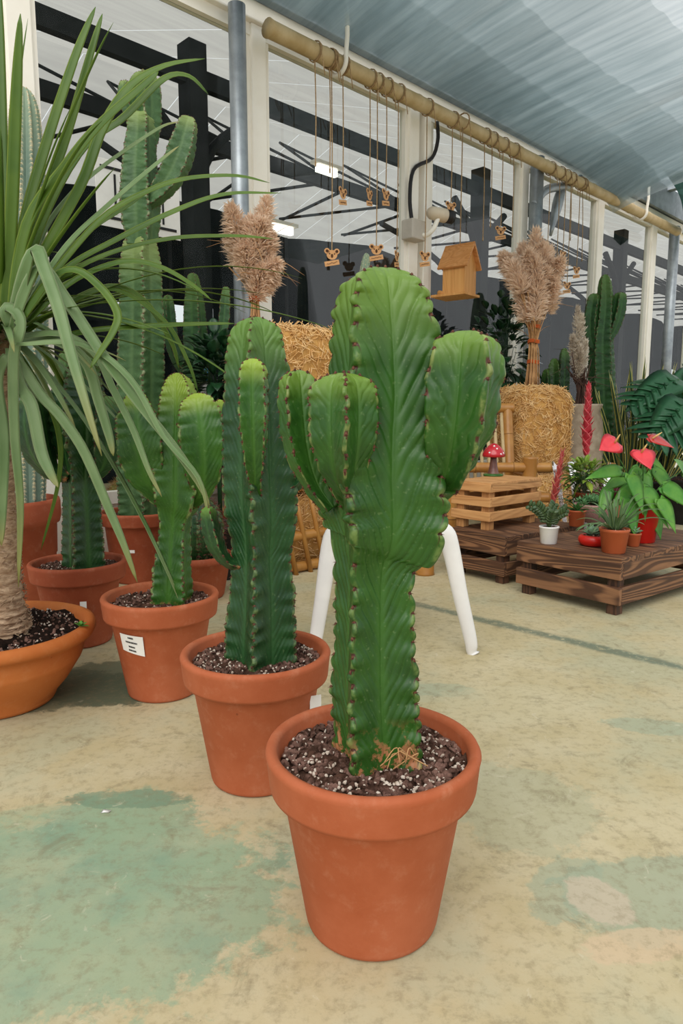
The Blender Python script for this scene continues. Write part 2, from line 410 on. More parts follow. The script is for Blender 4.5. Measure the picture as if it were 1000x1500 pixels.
# floor: worn green paint over tan screed
def floormat():
    t = NT('worn_painted_floor'); p = t.pos()
    xyz = t.n('ShaderNodeSeparateXYZ', inp={0: p}); X, Y = xyz.outputs[0], xyz.outputs[1]
    big = t.noise(1.5, 6, .62, p); mid = t.noise(6, 6, .65, p); fine = t.noise(42, 5, .7, p); vf = t.noise(160, 3, .6, p)
    warp = t.math('MULTIPLY', t.math('SUBTRACT', t.noise(4.5, 9, .74, p), .5), 1.5)
    warp = t.math('ADD', warp, t.math('MULTIPLY', t.math('SUBTRACT', t.noise(24, 6, .7, p, .4), .5), .9))
    c = t.mix(t.ss(mid, .3, .7), lin('#b9ab84'), lin('#c6ba98'))
    c = t.mix(t.math('MULTIPLY', t.ss(big, .48, .62), .55), c, lin('#a3a588'))
    def blob(px, py, rx, ry, rot, gain=1.0):
        q = fl(px, py); cr, sr = math.cos(rot), math.sin(rot)
        dx = t.math('SUBTRACT', X, float(q[0])); dy = t.math('SUBTRACT', Y, float(q[1]))
        u = t.math('DIVIDE', t.math('ADD', t.math('MULTIPLY', dx, cr), t.math('MULTIPLY', dy, sr)), rx)
        v = t.math('DIVIDE', t.math('SUBTRACT', t.math('MULTIPLY', dy, cr), t.math('MULTIPLY', dx, sr)), ry)
        d = t.math('SQRT', t.math('ADD', t.math('MULTIPLY', u, u), t.math('MULTIPLY', v, v)))
        return t.math('MULTIPLY', t.ss(t.math('ADD', d, warp), 1.08, .90), gain)
    green = t.mix(t.ss(t.noise(3.2, 8, .7, p, .5), .35, .68), lin('#8fa586'), t.mix(t.ss(mid, .35, .65), lin('#a3ad8e'), lin('#7d9880')))
    for b in [(60, 1330, .40, .26, .15, 1), (190, 1215, .19, .13, -.5, 1), (265, 1290, .13, .06, .8, .8), (60, 1215, .22, .09, .3, .6)]:
        c = t.mix(t.math('MULTIPLY', blob(*b), .85), c, green)
    c = t.mix(blob(185, 1170, .13, .035, 0, .55), c, lin('#64836c'))
    for b in [(950, 1310, .16, .10, .3, .7), (830, 1300, .10, .05, .9, .6), (760, 1180, .16, .16, 0, .35), (960, 1065, .13, .05, -.2, .6), (640, 1010, .12, .05, 0, .5)]:
        c = t.mix(blob(*b), c, lin('#98a48c'))
    c = t.mix(blob(880, 1320, .05, .06, .3, .8), c, lin('#c2b49c'))
    c = t.mix(blob(930, 1385, .09, .035, .2, .7), c, lin('#cdb594'))
    c = t.mix(blob(760, 1030, .22, .13, 0, .45), c, lin('#c2b896'))
    # contact shade under the left pots, painted into the floor colour
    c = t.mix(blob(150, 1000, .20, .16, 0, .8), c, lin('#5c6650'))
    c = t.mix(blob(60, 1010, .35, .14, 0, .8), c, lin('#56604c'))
    # painted line
    a, b = fl(610, 885), fl(1000, 978)
    n = np.array([-(b-a)[1], (b-a)[0]]); n /= np.linalg.norm(n)
    dl = t.math('ABSOLUTE', t.math('ADD', t.math('MULTIPLY', X, float(n[0])), t.math('SUBTRACT', t.math('MULTIPLY', Y, float(n[1])), float(n @ a[:2]))))
    dl2 = t.math('ADD', dl, t.math('MULTIPLY', t.math('SUBTRACT', mid, .5), .07))
    inr = t.ss(X, float(a[0])-.25, float(a[0])+.1)
    c = t.mix(t.math('MULTIPLY', t.math('MULTIPLY', t.ss(dl2, .045, .012), t.ss(fine, .30, .5)), t.math('MULTIPLY', inr, .8)), c, lin('#55695c'))
    # fine dirt, cracks, scuffs
    c = t.mix(t.math('MULTIPLY', t.ss(fine, .46, .70), .42), c, lin('#85785a'))
    c = t.mix(t.math('MULTIPLY', t.ss(t.noise(11, 9, .78, p, .6), .52, .68), .5), c, lin('#7f7458'))
    c = t.mix(t.math('MULTIPLY', t.ss(t.noise(1, 7, .72, t.mapping(p, scale=(7, 22, 1), rot=(0,0,.5))), .58, .72), .5), c, lin('#82785f'))
    c = t.mix(t.math('MULTIPLY', t.ss(t.noise(22, 7, .7, p, 1.2), .60, .70), .35), c, lin('#d6ceb4'))
    c = t.mix(t.math('MULTIPLY', t.ss(vf, .66, .74), .35), c, lin('#6f664c'))
    b = t.bump(t.math('ADD', fine, t.math('MULTIPLY', vf, .4)), .25, .002)
    t.pbsdf(c, t.math('ADD', .5, t.math('MULTIPLY', mid, .3)), b, .25); return t.m
M['floor'] = floormat()
# ------------------------------------------------------------------ generators
def euphorbia(path, R, mat, name, parent, ribs=4, rot=0.0, period=.022, core=.42, amp=.0016, rise=.9, m=6, rpp=9,
              dome=.8, tooth=.06, wav=.10, crest=.05, spine=True, spine_mat=None, seed=0, len0=0.0, len1=1.0, smooth_r=True, areole=.0032, period2=None):
    """ribbed succulent stem: path control points, R radius at each, from base to tip"""
    path = np.asarray(path, float); R = np.asarray(R, float)
    L = np.linalg.norm(np.diff(spline(path, 200), axis=0), axis=1).sum()
    N = max(24, int(L/period*rpp))
    P = spline(path, N)
    ll = np.concatenate([[0], np.cumsum(np.linalg.norm(np.diff(P, axis=0), axis=1))])
    Rr = np.maximum(spline(np.stack([R, R*0, R*0], 1), N)[:, 0], .001)
    if dome > 0:
        dl = dome*Rr[int(N*.9)]; u = np.clip((ll - (ll[-1]-dl))/dl, 0, 1)
        Rr = Rr*np.sqrt(np.maximum(1-u**2.4, 0)) + .0015
    T = np.gradient(P, axis=0); T /= np.linalg.norm(T, axis=1)[:, None]
    ref = np.array([math.sin(rot), -math.cos(rot), 0.0])
    Nn = ref[None] - T*(T @ ref)[:, None]; Nn /= np.linalg.norm(Nn, axis=1)[:, None]
    B = np.cross(T, Nn)
    rng = np.random.default_rng(seed+11)
    # tooth phase along the stem; teeth may grow wider apart towards the head
    pp = np.interp(ll/ll[-1], [0, .42, .62, 1], [period, period, period2 or period, period2 or period])*(1+np.interp(ll, np.linspace(0, ll[-1], 16), rng.normal(0, .08, 16)))
    PH = np.concatenate([[0], np.cumsum(np.diff(ll)/pp[1:])])
    def phase(x):
        return np.where(x < 0, x/pp[0], np.interp(x, ll, PH))
    ss_ = np.linspace(0, 1, m+1)
    secs = [(-1, s) for s in ss_] + [(0, 1.03)] + [(1, s) for s in ss_[::-1][:-1]]
    ang = PI/ribs; vx, vy = core*math.cos(ang), core*math.sin(ang)
    V = np.zeros((N, ribs*len(secs), 3)); rib = np.zeros((N, ribs*len(secs))); tth = np.zeros_like(rib)
    crest_pts = []
    for k in range(ribs):
        ph0 = rng.random()
        jit = np.interp(ll, np.linspace(0, ll[-1], 24), rng.normal(0, .035, 24))
        big = np.interp(ll, np.linspace(0, ll[-1], 12), rng.normal(0, .03, 12))
        a = k*2*PI/ribs; ca, sa = math.cos(a), math.sin(a)
        phc = phase(ll - rise*Rr) + ph0 + jit*6
        sc_ = np.abs(np.sin(PI*phc))**.55
        Rc = Rr*(1 + tooth*(sc_-.7) + jit*.6 + big*.6)
        lat = wav*Rr*.5*np.sin(2*PI*phc*.5 + k) + crest*Rr*0
        for j, (sg, s) in enumerate(secs):
            s1 = min(s, 1)
            ph = phase(ll - rise*Rr*(.8*s1+.2*s1**2)) + ph0 + jit*6
            h = (np.abs(np.sin(PI*ph))**.6 - .7)*(1+.5*np.sin(ph*2.3+k))
            win = min(1, s1/.22)*(1 if s1 < .85 else .75)
            fil = .13*math.exp(-(s1/.3)**2)
            e = s1**1.12
            x = vx + (1.0*s/s1 - vx)*s1 if s1 > 0 else vx
            y = vy + (crest - vy)*e if s1 > 0 else vy
            if sg == 0: y = 0.0
            bulge = .05*math.sin(PI*s1)
            # normal of the face (towards +y, outward)
            nx, ny = (vy-crest), (1-vx); q = math.hypot(nx, ny); nx, ny = nx/q, ny/q
            xr = x*Rr + x*(Rc-Rr)*s1**5 + fil*Rr*math.cos(ang) + nx*(amp*h*win + bulge*Rr)*(0 if sg == 0 else 1)
            yr = (y*Rr + fil*Rr*math.sin(ang) + ny*(amp*h*win + bulge*Rr))*(sg if sg else 0) + lat*s1**2
            px_ = xr*ca - yr*sa; py_ = xr*sa + yr*ca
            col_i = k*len(secs)+j
            V[:, col_i] = P + px_[:, None]*Nn + py_[:, None]*B
            rib[:, col_i] = s1; tth[:, col_i] = ph
        ci = k*len(secs)+m+1
        idx = np.where(np.diff(np.floor(phc)) != 0)[0]
        for i in idx:
            if i > 2: crest_pts.append((V[i, ci], (V[i, ci]-P[i]), T[i], Rr[i]))
    n = ribs*len(secs)
    F = [(i*n+j, i*n+(j+1) % n, (i+1)*n+(j+1) % n, (i+1)*n+j) for i in range(N-1) for j in range(n)]
    F += [tuple(range(n-1, -1, -1)), tuple((N-1)*n+j for j in range(n))]
    mb = MB()
    lna = np.repeat(len0 + (len1-len0)*ll/ll[-1], n)
    mb.add(V.reshape(-1, 3), F, rib=rib.ravel(), len=lna, tooth=tth.ravel())
    o = mb.build(name, mat, parent)
    if spine and crest_pts:
        sb = MB()
        for (p, d, tt, r) in crest_pts:
            d = d/(np.linalg.norm(d)+1e-9)
            sb.blob(p-d*areole*.35, (areole*.85, areole*.85, areole*1.3), frame(tt))
            sb.blob(p-d*areole*.3-tt*areole*1.6, (areole*.6, areole*.6, areole*.7), frame(tt))
            if r > .01:
                sd = np.cross(d, tt)
                for q in (-1, 1):
                    sb.tube([p, p+d*.004+sd*q*.003-tt*.001], [.0007, .0001], 4)
        so = sb.build('spines', spine_mat or M['areole'], o, kind='stuff')
    return o

def pxtab(tab, Y=None):
    """[(x, y, half-width px[, distance])] measured on the photograph -> world path and radius"""
    P, R = [], []
    for r in tab:
        p = at(r[0], r[1], r[3] if len(r) > 3 else Y); P.append(p); R.append(r[2]*m_px(p))
    return P, R

def pot_profile(D=.32, H=.285, band=.062, base=.62):
    R = D/2; rb = R*.865
    return [(0, 0), (R*base-.006, 0), (R*base, .004), (R*base+.002, .010), (rb-.004, H-band-.006), (rb, H-band-.001),
            (R*.955, H-band+.002), (R*.965, H-band+.008), (R*.99, H-.014), (R, H-.008), (R-.003, H-.002), (R-.009, H), (R-.016, H-.003),
            (R-.019, H-.009), (R-.023, H-.06), (R-.05, H-.10), (0, H-.11)]
def pot(parent, loc, D=.32, H=.285, band=.062, base=.62, mat='pot', soil='soil', soil_z=.028, seed=0, bits=220, name='pot'):
    mb = MB(); mb.lathe(pot_profile(D, H, band, base), 72, loc)
    p = mb.build(name, M[mat], parent)
    soil_disc(parent, np.array(loc)+np.array([0, 0, H-soil_z]), D/2-.021, soil, seed, bits)
    return p
def soil_disc(parent, c, R, mat='soil', seed=0, bits=220, rough=.006):
    rng = np.random.default_rng(seed); mb = MB(); nr, na = 22, 64
    V = []; 
    for i in range(nr+1):
        r = R*i/nr
        for j in range(na):
            a = 2*PI*j/na
            V.append((r*math.cos(a), r*math.sin(a), rng.normal(0, rough*.45) + .004*math.sin(7*a+3*r*20)*(i/nr) + .006*(1-i/nr)))
    F = [(i*na+j, i*na+(j+1) % na, (i+1)*na+(j+1) % na, (i+1)*na+j) for i in range(nr) for j in range(na)]
    mb.add(np.array(V)+c, [f[::-1] for f in F])
    so = mb.build('soil', M[mat], parent)
    if bits:
        pb, cb = MB(), MB()
        for k in range(bits):
            r = R*math.sqrt(rng.random())*.97; a = rng.random()*2*PI
            p = c + np.array([r*math.cos(a), r*math.sin(a), .004])
            Rm = frame(rng.normal(size=3))
            if rng.random() < .34: pb.blob(p, np.abs(rng.normal(.0019, .0010, 3))+.0009, Rm)
            else: cb.blob(p, np.abs(rng.normal(.003, .002, 3))+.0012, Rm)
        if pb.n: pb.build('perlite', M['perlite'], so, kind='stuff')
        if cb.n: cb.build('bark_crumbs', M['crumb'], so, kind='stuff', smooth=False)
    return so

def bamboo(mb, nb, p0, p1, r, step=.16, n=12):
    p0 = np.asarray(p0, float); p1 = np.asarray(p1, float); L = np.linalg.norm(p1-p0); k = max(1, int(round(L/step)))
    pts, rr = [], []
    for i in range(k):
        for u, q in ((0.0, 1.06), (.06, .98), (.5, .96), (.94, .98)):
            pts.append(p0+(p1-p0)*(i+u)/k); rr.append(r*q)
        if nb is not None and i > 0:
            c = p0+(p1-p0)*i/k; d = (p1-p0)/L
            nb.tube([c-d*.002, c+d*.002], r*1.085, n)
    pts.append(p1); rr.append(r*1.04)
    mb.tube(pts, rr, n)

def straw_bale(name, c, size, rz, label, mat='straw', n=1500, seed=1, group=None):
    """rounded block of pressed straw with loose stalks standing out of it"""
    c = np.asarray(c, float); rng = np.random.default_rng(seed); t = empty(name, c, label, 'straw bale', group)
    sx, sy, sz = size; k = 22; mb = MB(); Rz = rotz(rz)
    def sup(d):        # superellipsoid point
        d = np.asarray(d); p = 5.0
        q = (np.abs(d)**p).sum(-1)**(1/p)
        return d/q[..., None]*np.array([sx/2, sy/2, sz/2])
    th = np.linspace(.001, PI-.001, k); ph = np.linspace(0, 2*PI, 2*k, endpoint=False)
    D = np.array([[math.sin(a)*math.cos(b), math.sin(a)*math.sin(b), math.cos(a)] for a in th for b in ph])
    V = sup(D)*(1+rng.normal(0, .012, (len(D), 1)))
    n2 = 2*k
    F = [(i*n2+j, (i+1)*n2+j, (i+1)*n2+(j+1) % n2, i*n2+(j+1) % n2) for i in range(k-1) for j in range(n2)]
    F += [tuple(range(n2)), tuple((k-1)*n2+j for j in range(n2-1, -1, -1))]
    mb.add(V @ Rz.T + c + np.array([0, 0, sz/2]), F); body = mb.build('straw_block', M[mat], t)
    sb = MB()
    for i in range(n):
        # uniform on the box, pushed onto the superellipsoid
        f = rng.integers(0, 5); u = rng.uniform(-1, 1, 3)
        if f == 0: u[2] = 1
        elif f == 1: u[1] = -1
        elif f == 2: u[0] = -1
        elif f == 3: u[0] = 1
        else: u[1] = 1
        p = sup(u/np.linalg.norm(u)) ; nrm = p/np.linalg.norm(p)
        d = rng.normal(size=3); d -= nrm*np.dot(d, nrm)*.75; d /= np.linalg.norm(d)
        l = rng.uniform(.03, .10); a = p*1.005 - d*l/2; b = p*1.012 + d*l/2
        mid = (a+b)/2 + nrm*.004
        sb.tube(np.array([a, mid, b]) @ Rz.T + c + np.array([0, 0, sz/2]), .0023, 3, cap=False)
    sb.build('loose_straw', M['straw_pale'], body, kind='stuff')
    return t

def plume(mb, base, tip, droop, R, n=420, seed=0, l=.04, wd=.0022):
    rng = np.random.default_rng(seed); base = np.asarray(base, float); tip = np.asarray(tip, float)
    mid = (base+tip)/2 + np.array([0, 0, .02]); pts = spline([base, mid, tip+np.array([0, 0, -droop])], 24)
    for i in range(n):
        u = rng.random()**.85; k = min(int(u*23), 22); p = pts[k]+(pts[k+1]-pts[k])*(u*23-k); d = pts[k+1]-pts[k]; d = d/np.linalg.norm(d)
        rad = R*(math.sin(PI*min(1, .15+u*.80))**.5)*(1.1-.45*u)
        o = rng.normal(size=3); o -= d*np.dot(o, d); o /= np.linalg.norm(o)
        q0 = p + o*rad*rng.uniform(0, .55); q1 = q0 + o*rad*rng.uniform(.25, .75) + d*l*rng.uniform(.1, .8) + rng.normal(0, .006, 3) + np.array([0, 0, -.4*l*rng.random()])
        s = np.cross(q1-q0, rng.normal(size=3)); s = s/(np.linalg.norm(s)+1e-9)*wd
        m_ = (q0+q1)/2 + o*.004
        mb.add([q0-s*.5, q0+s*.5, m_+s*1.3, q1, m_-s*1.3], [(0, 1, 2, 4), (4, 2, 3)])
    mb.tube(pts, .0018, 5)

def rosette(mb, c, n, L, w, seed=0, el=(.2, 1.2), curl=.3, thick=.004, fold=.2, spread=.0, seg=6):
    rng = np.random.default_rng(seed); c = np.asarray(c, float)
    for i in range(n):
        a = i*2.39996 + rng.normal(0, .15); e = el[0] + (el[1]-el[0])*((i+.5)/n) + rng.normal(0, .06); l = L*rng.uniform(.75, 1.1)
        d = np.array([math.cos(a)*math.cos(e), math.sin(a)*math.cos(e), math.sin(e)]); o = c + np.array([math.cos(a), math.sin(a), 0])*spread*rng.random()
        t_ = np.linspace(0, 1, seg+1); pts = o + d*l*t_[:, None] + np.array([0, 0, -1])*curl*l*(t_**2)[:, None]
        prof = w*np.array([.55 + .45*math.sin(PI*min(1, x*1.1)) for x in t_])*np.sqrt(np.maximum(0, 1-t_**3)) + .0004
        mb.blade(pts, prof, (0, 0, 1), fold, thick)

def bush(mb, c, r, n, L, w, seed=0, zmin=-.3, up=.3, fold=.15, stems=None):
    rng = random.Random(seed); c = np.asarray(c, float); r = np.ones(3)*r
    for i in range(n):
        z = rng.uniform(zmin, 1); a = rng.uniform(0, 2*PI); q = math.sqrt(max(0, 1-z*z)); d = np.array([q*math.cos(a), q*math.sin(a), z])
        p = c + d*r*rng.uniform(.45, 1.0); dd = d + np.array([rng.gauss(0, .4), rng.gauss(0, .4), rng.gauss(0, .3)+up]); dd /= np.linalg.norm(dd)
        l = L*rng.uniform(.65, 1.15); t_ = np.linspace(0, 1, 6); pts = p + dd*l*t_[:, None] + np.array([0, 0, -.35*l])*(t_**2)[:, None]
        mb.blade(pts, w*np.array([.15, .75, 1, .85, .5, .03]), (0, 0, 1), fold, .0012)
        if stems is not None and i % 3 == 0: stems.tube([c*1.0 + np.array([0, 0, -r[2]]), (c+p)/2, p], .0018, 4)

def heart_leaf(mb, p, d, L, w, up=(0, 0, 1), droop=.25, fold=.2, thick=.0015):
    d = np.asarray(d, float); d /= np.linalg.norm(d); t_ = np.linspace(0, 1, 12)
    prof = np.interp(t_, [0, .04, .12, .25, .4, .6, .8, .93, 1], [.35, .72, .95, 1, .93, .68, .34, .10, .02])*w
    pts = np.asarray(p) + d*L*(t_-.1)[:, None] + np.array([0, 0, -droop*L])*((t_)**2)[:, None]
    mb.blade(pts, prof, up, fold, thick)
    # two basal lobes
    sd = np.cross(d, up); sd /= np.linalg.norm(sd)
    for q in (-1, 1):
        b0 = np.asarray(p)+sd*q*w*.42+d*L*.02; b1 = b0-d*L*.20+sd*q*w*.06
        mb.blade([b0+d*L*.12, b0, (b0+b1)/2, b1], np.array([.25, .5, .42, .05])*w, up, 0, thick)

def text_bars(mb, o, u, v, rows, h, n=None):
    """rows of fine print too small to read: thin printed strokes at origin o, along u, down v"""
    u = np.asarray(u, float); v = np.asarray(v, float); nn = np.cross(u, v); nn /= np.linalg.norm(nn)
    if n is not None and np.dot(nn, n) < 0: nn = -nn
    for (x0, x1, y) in rows:
        a = o+u*x0+v*y+nn*.0008
        x = x0
        while x < x1:
            ww = random.uniform(.012, .03)
            p = o+u*x+v*y+nn*.0008
            mb.add([p, p+u*ww, p+u*ww+v*h, p+v*h], [(0, 1, 2, 3)]); x += ww+.010
# ================================================================== SETTING
mb = MB(); g = 60
mb.add([[-14, -8, 0], [22, -8, 0], [22, 26, 0], [-14, 26, 0]], [(0, 1, 2, 3)])
struct(mb, 'floor', M['floor'])

S2 = math.sqrt(2)
def s_of(px, py=450): q = wp(px, py, C0); return float((q - np.array([0, C0, 0])) @ DW)
GZ = 2.86                               # underside of the gutter
S0, S1 = -3.4, 8.2
# low sill wall
mb = MB(); mb.beam(W(S0, .05, .17), W(S1, .05, .17), .12, .34); mb.build('wall_back', M['white_paint'], None, False)['kind'] = 'structure'
# mullions: cream painted window posts
posts = [(-1.96, .11), (s_of(378), .10), (s_of(597), .10), (s_of(616), .07), (s_of(757), .10), (s_of(868), .12), (s_of(947), .12), (s_of(1010), .12), (6.6, .12)]
for i, (s, w) in enumerate(posts):
    mb = MB(); mb.beam(W(s, 0, .34), W(s, 0, GZ), .09, w, up=tuple(DW)); o = struct(mb, 'trim_%d' % (i+1), M['white_paint']); bevel(o, .006)
# window panes between the posts, each with its slim frame and glass
edges = [S0] + [p[0] for p in posts[:3]] + [p[0] for p in posts[3:]] + [S1]
pairs = [(S0, posts[0][0]), (posts[0][0], posts[1][0]), (posts[1][0], posts[2][0]), (posts[3][0], posts[4][0]), (posts[4][0], posts[5][0]),
         (posts[5][0], posts[6][0]), (posts[6][0], posts[7][0]), (posts[7][0], posts[8][0])]
for i, (a, b) in enumerate(pairs):
    a += .05; b -= .05
    mb = MB()
    mb.beam(W(a, 0, GZ-.03), W(b, 0, GZ-.03), .06, .06); mb.beam(W(a, 0, .37), W(b, 0, .37), .06, .06)
    mb.beam(W(a+.015, 0, .4), W(a+.015, 0, GZ-.06), .05, .03, up=tuple(DW)); mb.beam(W(b-.015, 0, .4), W(b-.015, 0, GZ-.06), .05, .03, up=tuple(DW))
    o = struct(mb, 'window_%d' % (i+1), M['white_paint'])
    gb = MB(); gb.beam(W(a+.02, .005, (GZ+.34)/2), W(b-.02, .005, (GZ+.34)/2), .004, GZ-.46); gb.build('glass_pane', M['glass'], o, False)
# gutter along the top of the wall, cream face and grey underside
mb = MB(); mb.beam(W(S0, 0, GZ+.05), W(S1, 0, GZ+.05), .14, .10); o = struct(mb, 'trim_20', M['white_paint']); bevel(o, .008)
mb = MB(); mb.beam(W(S0, .10, GZ+.24), W(S1, .10, GZ+.24), .42, .26); struct(mb, 'ceiling_gutter', M['steel'])

# galvanised posts in front of the windows
steel_labels = ['galvanised steel pipe post beside the first pampas bundle', 'galvanised steel pipe post behind the second pampas bundle', 'galvanised steel pipe post at the right edge of the picture']
for i, (px, r) in enumerate([(354, .045), (781, .055), (984, .055)]):
    q = wp(px, 400, 4.42); t = empty('steel_post', (q[0], q[1], 0), steel_labels[i], 'post', 'steel pipe posts along the glass wall')
    mb = MB(); mb.tube([(q[0], q[1], 0), (q[0], q[1], 1.5), (q[0], q[1], 2.85)], r, 20); mb.build('pipe', M['steel'], t)
    mb = MB(); mb.box((q[0], q[1], .006), (.2, .2, .012), rotz(PI/4)); mb.build('foot_plate', M['steel'], t, False)
    if i == 1:
        b = wp(781, 300, 4.42); e = wp(830, 272, 4.40)
        mb = MB(); mb.tube(spline([b, wp(800, 278, 4.41), e, wp(850, 262, 4.36)], 12), [.035]*12, 12); mb.tube(spline([wp(822, 275, 4.42), wp(815, 305, 4.42), wp(806, 345, 4.44)], 8), [.035, .04, .045, .045, .04, .03, .02, .012], 12)
        mb.build('branch_arm', M['steel'], t)

# ------------------------------------------------ the neighbouring greenhouse bay seen through the glass
def along(name, p, z, w, h, mat, s0=-6, s1=28):
    mb = MB(); mb.beam(W(s0, p, z), W(s1, p, z), w, h); return struct(mb, name, mat)
# frosted roof: two slopes
mb = MB()
for (p0, z0, p1, z1) in [(.35, 3.15, 4.2, 4.5), (4.2, 4.5, 8.6, 3.1)]:
    for k in range(60):
        a = S0-4+k*.6
        mb.add([W(a, p0, z0), W(a+.59, p0, z0), W(a+.59, p1, z1), W(a, p1, z1)], [(0, 1, 2, 3)])
struct(mb, 'ceiling_back', M['roof'])
def zat(px, py, c): return float(wp(px, py, c)[2])
for i, (px, py, p, w, h) in enumerate([(390, 156, 1.5, .07, .13), (390, 238, 2.3, .07, .13), (78, 132, 2.9, .05, .08)]):
    along('ceiling_beam_%d' % (i+1), p, zat(px, py, C0+p*S2), w, h, M['dark_steel'])
# lattice bracing under the purlins
mb = MB(); z0 = zat(390, 233, C0+2.3*S2)
for k in range(24):
    s = -3.5+k*1.15
    mb.tube([W(s, 2.4, z0+.05), W(s+.55, 3.9, z0+.95)], .016, 6); mb.tube([W(s+.55, 3.9, z0+.95), W(s+1.15, 2.4, z0+.05)], .016, 6)
    mb.tube([W(s+.2, 2.3, z0), W(s+.75, 4.1, z0+.1)], .018, 6); mb.tube([W(s+1.1, 2.3, z0), W(s+.7, 4.1, z0+.1)], .018, 6)
struct(mb, 'ceiling_lattice', M['dark_steel'], smooth=True)
# inner columns with knee braces
for i, px in enumerate([287, 703, 912]):
    q = wp(px, 300, C0+1.5*S2); s = float((q-np.array([0, C0, 0])) @ DW)
    mb = MB(); mb.beam(W(s, 1.5, 0), W(s, 1.5, 3.5), .16, .15, up=tuple(DW))
    for sg in (-1, 1): mb.tube(spline([W(s, 1.5, 2.2), W(s+sg*.12, 1.5, 2.75), W(s+sg*.5, 1.5, 3.1)], 8), .04, 8)
    mb.tube(spline([W(s, 1.5, 2.0), W(s, 2.2, 2.7), W(s, 3.0, 3.2)], 8), .035, 8)
    struct(mb, 'ceiling_column_%d' % (i+1), M['dark_steel'])
# dark shade curtain far behind, with sagging top edge and gaps of daylight
mb = MB(); P5 = 4.2; ns = 60
sv = np.linspace(-5, 16, ns)
def ctop(s): return 3.12 + .16*abs(math.sin((s+.2)*PI/3.4))
def strip(zlo, zhi, s0=-6, s1=28, p=P5):
    sv = np.linspace(s0, s1, 90)
    for a, b in zip(sv[:-1], sv[1:]):
        mb.add([W(a, p+.05*math.sin(a*5), zlo(a)), W(b, p+.05*math.sin(b*5), zlo(b)), W(b, p+.05*math.sin(b*5), zhi(b)), W(a, p+.05*math.sin(a*5), zhi(a))], [(0, 1, 2, 3)])
g1 = lambda s: 1.78 + .10*math.sin(s*.9)
strip(lambda s: g1(s)+.20, ctop); strip(lambda s: 1.22, g1); strip(lambda s: 0, lambda s: .98)
# stretches of cloth that close most of the gaps again
for a, b in [(-5, -2.3), (-1.2, .6), (1.9, 3.2), (4.1, 6.0), (7.2, 17)]: strip(lambda s: g1(s)-.02, lambda s: g1(s)+.22, a, b, P5-.05)
for a, b in [(-5, -3.0), (-2.0, -.9), (.2, 5.2), (6.4, 17.5)]: strip(lambda s: .95, lambda s: 1.25, a, b, P5-.06)
top(mb, 'shade_curtain', M['curtain'], 'dark shade curtain hanging far behind the glass wall', 'curtain', loc=W(3, P5, 0))
mb = MB()
for k in range(14):
    s = -4+k*1.7; mb.tube(spline([W(s, P5-.4, 1.5), W(s+.8, P5-.4, 1.4+.1*(k % 2)), W(s+1.7, P5-.4, 1.5)], 8), .03, 6); mb.tube([W(s, P5-.4, 0), W(s, P5-.4, 3)], .025, 6)
struct(mb, 'ceiling_rail', M['dark_steel'], smooth=True)
# glowing boxes added in place of roof-vent reflections in the glass
lab = ['bright tube lamp between the first strings, behind the glass', 'bright tube lamp above the first pampas bundle, behind the glass']
for i, (px, py) in enumerate([(478, 250), (412, 336)]):
    c = wp(px, py, C0+2.0*S2); t = empty('tube_lamp', c, lab[i], 'lamp', 'tube lamps in the next bay')
    mb = MB(); mb.beam(c-DW*.13, c+DW*.13, .05, .07); mb.build('lamp_tube', M['lamp'], t, False)
    mb = MB(); mb.beam(c-DW*.17+np.array([0, 0, .05]), c+DW*.17+np.array([0, 0, .05]), .10, .03); mb.build('lamp_housing', M['white_paint'], t, False)

# ------------------------------------------------ shade net overhead, pole and bracket
PZ, PC = 2.76, 4.3
pole0, pole1 = wp(430, 62, PC), wp(993, 342, PC)
def pole_at(px):
    d = ray(px, 300); return wp(px, 300, PC)*np.array([1, 1, 0]) + np.array([0, 0, PZ])
t = empty('hanging_pole', (pole0+pole1)/2, 'long pale bamboo pole hung along the glass wall with twine loops', 'pole')
mb = MB(); pa = pole_at(395); pb = pole_at(994); bamboo(mb, None, pa, pb, .046, .42, 16); mb.build('pole', M['bamboo_pale'], t)
for i, px in enumerate([495, 938]):
    c = pole_at(px); mb = MB(); k = 20
    mb.tube([c+np.array([0, 0, .30])-NW*.07, c+np.array([0, 0, .12])-NW*.075]+[c+(-NW*math.cos(a)+np.array([0, 0, math.sin(a)]))*.066 for a in np.linspace(.3, -PI-.2, k)], .013, 8)
    top(mb, 'pole_hook', M['white_paint'], ['white hook over the pole above the first ornaments', 'white hook holding the right end of the pole'][i], 'hook', 'white hooks holding the pole')
# the net: fixed along the pole, rising and billowing towards the camera
mb = MB(); nu, nv = 70, 50
s_a = float((pole_at(300)-np.array([0, C0, 0])) @ DW); s_b = float((pole_at(905)-np.array([0, C0, 0])) @ DW)
V = []
for i in range(nu+1):
    u = i/nu; s = s_a+(s_b-s_a)*u
    for j in range(nv+1):
        v = j/nv; p = -.17 - 6.2*v
        ss2 = s + 2.3*v*u
        z = PZ+.13 + .60*v**.8 + .16*math.sin(PI*u*3)*(1-v)*v*2 + .05*math.sin(u*40)*v*(1-v) - .10*u**6*(1-v)**6
        pin = (u**14)*(1-v)**10
        V.append(W(ss2, p, z-.12*pin))
F = [(i*(nv+1)+j, (i+1)*(nv+1)+j, (i+1)*(nv+1)+j+1, i*(nv+1)+j+1) for i in range(nu) for j in range(nv)]
mb.add(np.array(V), F)
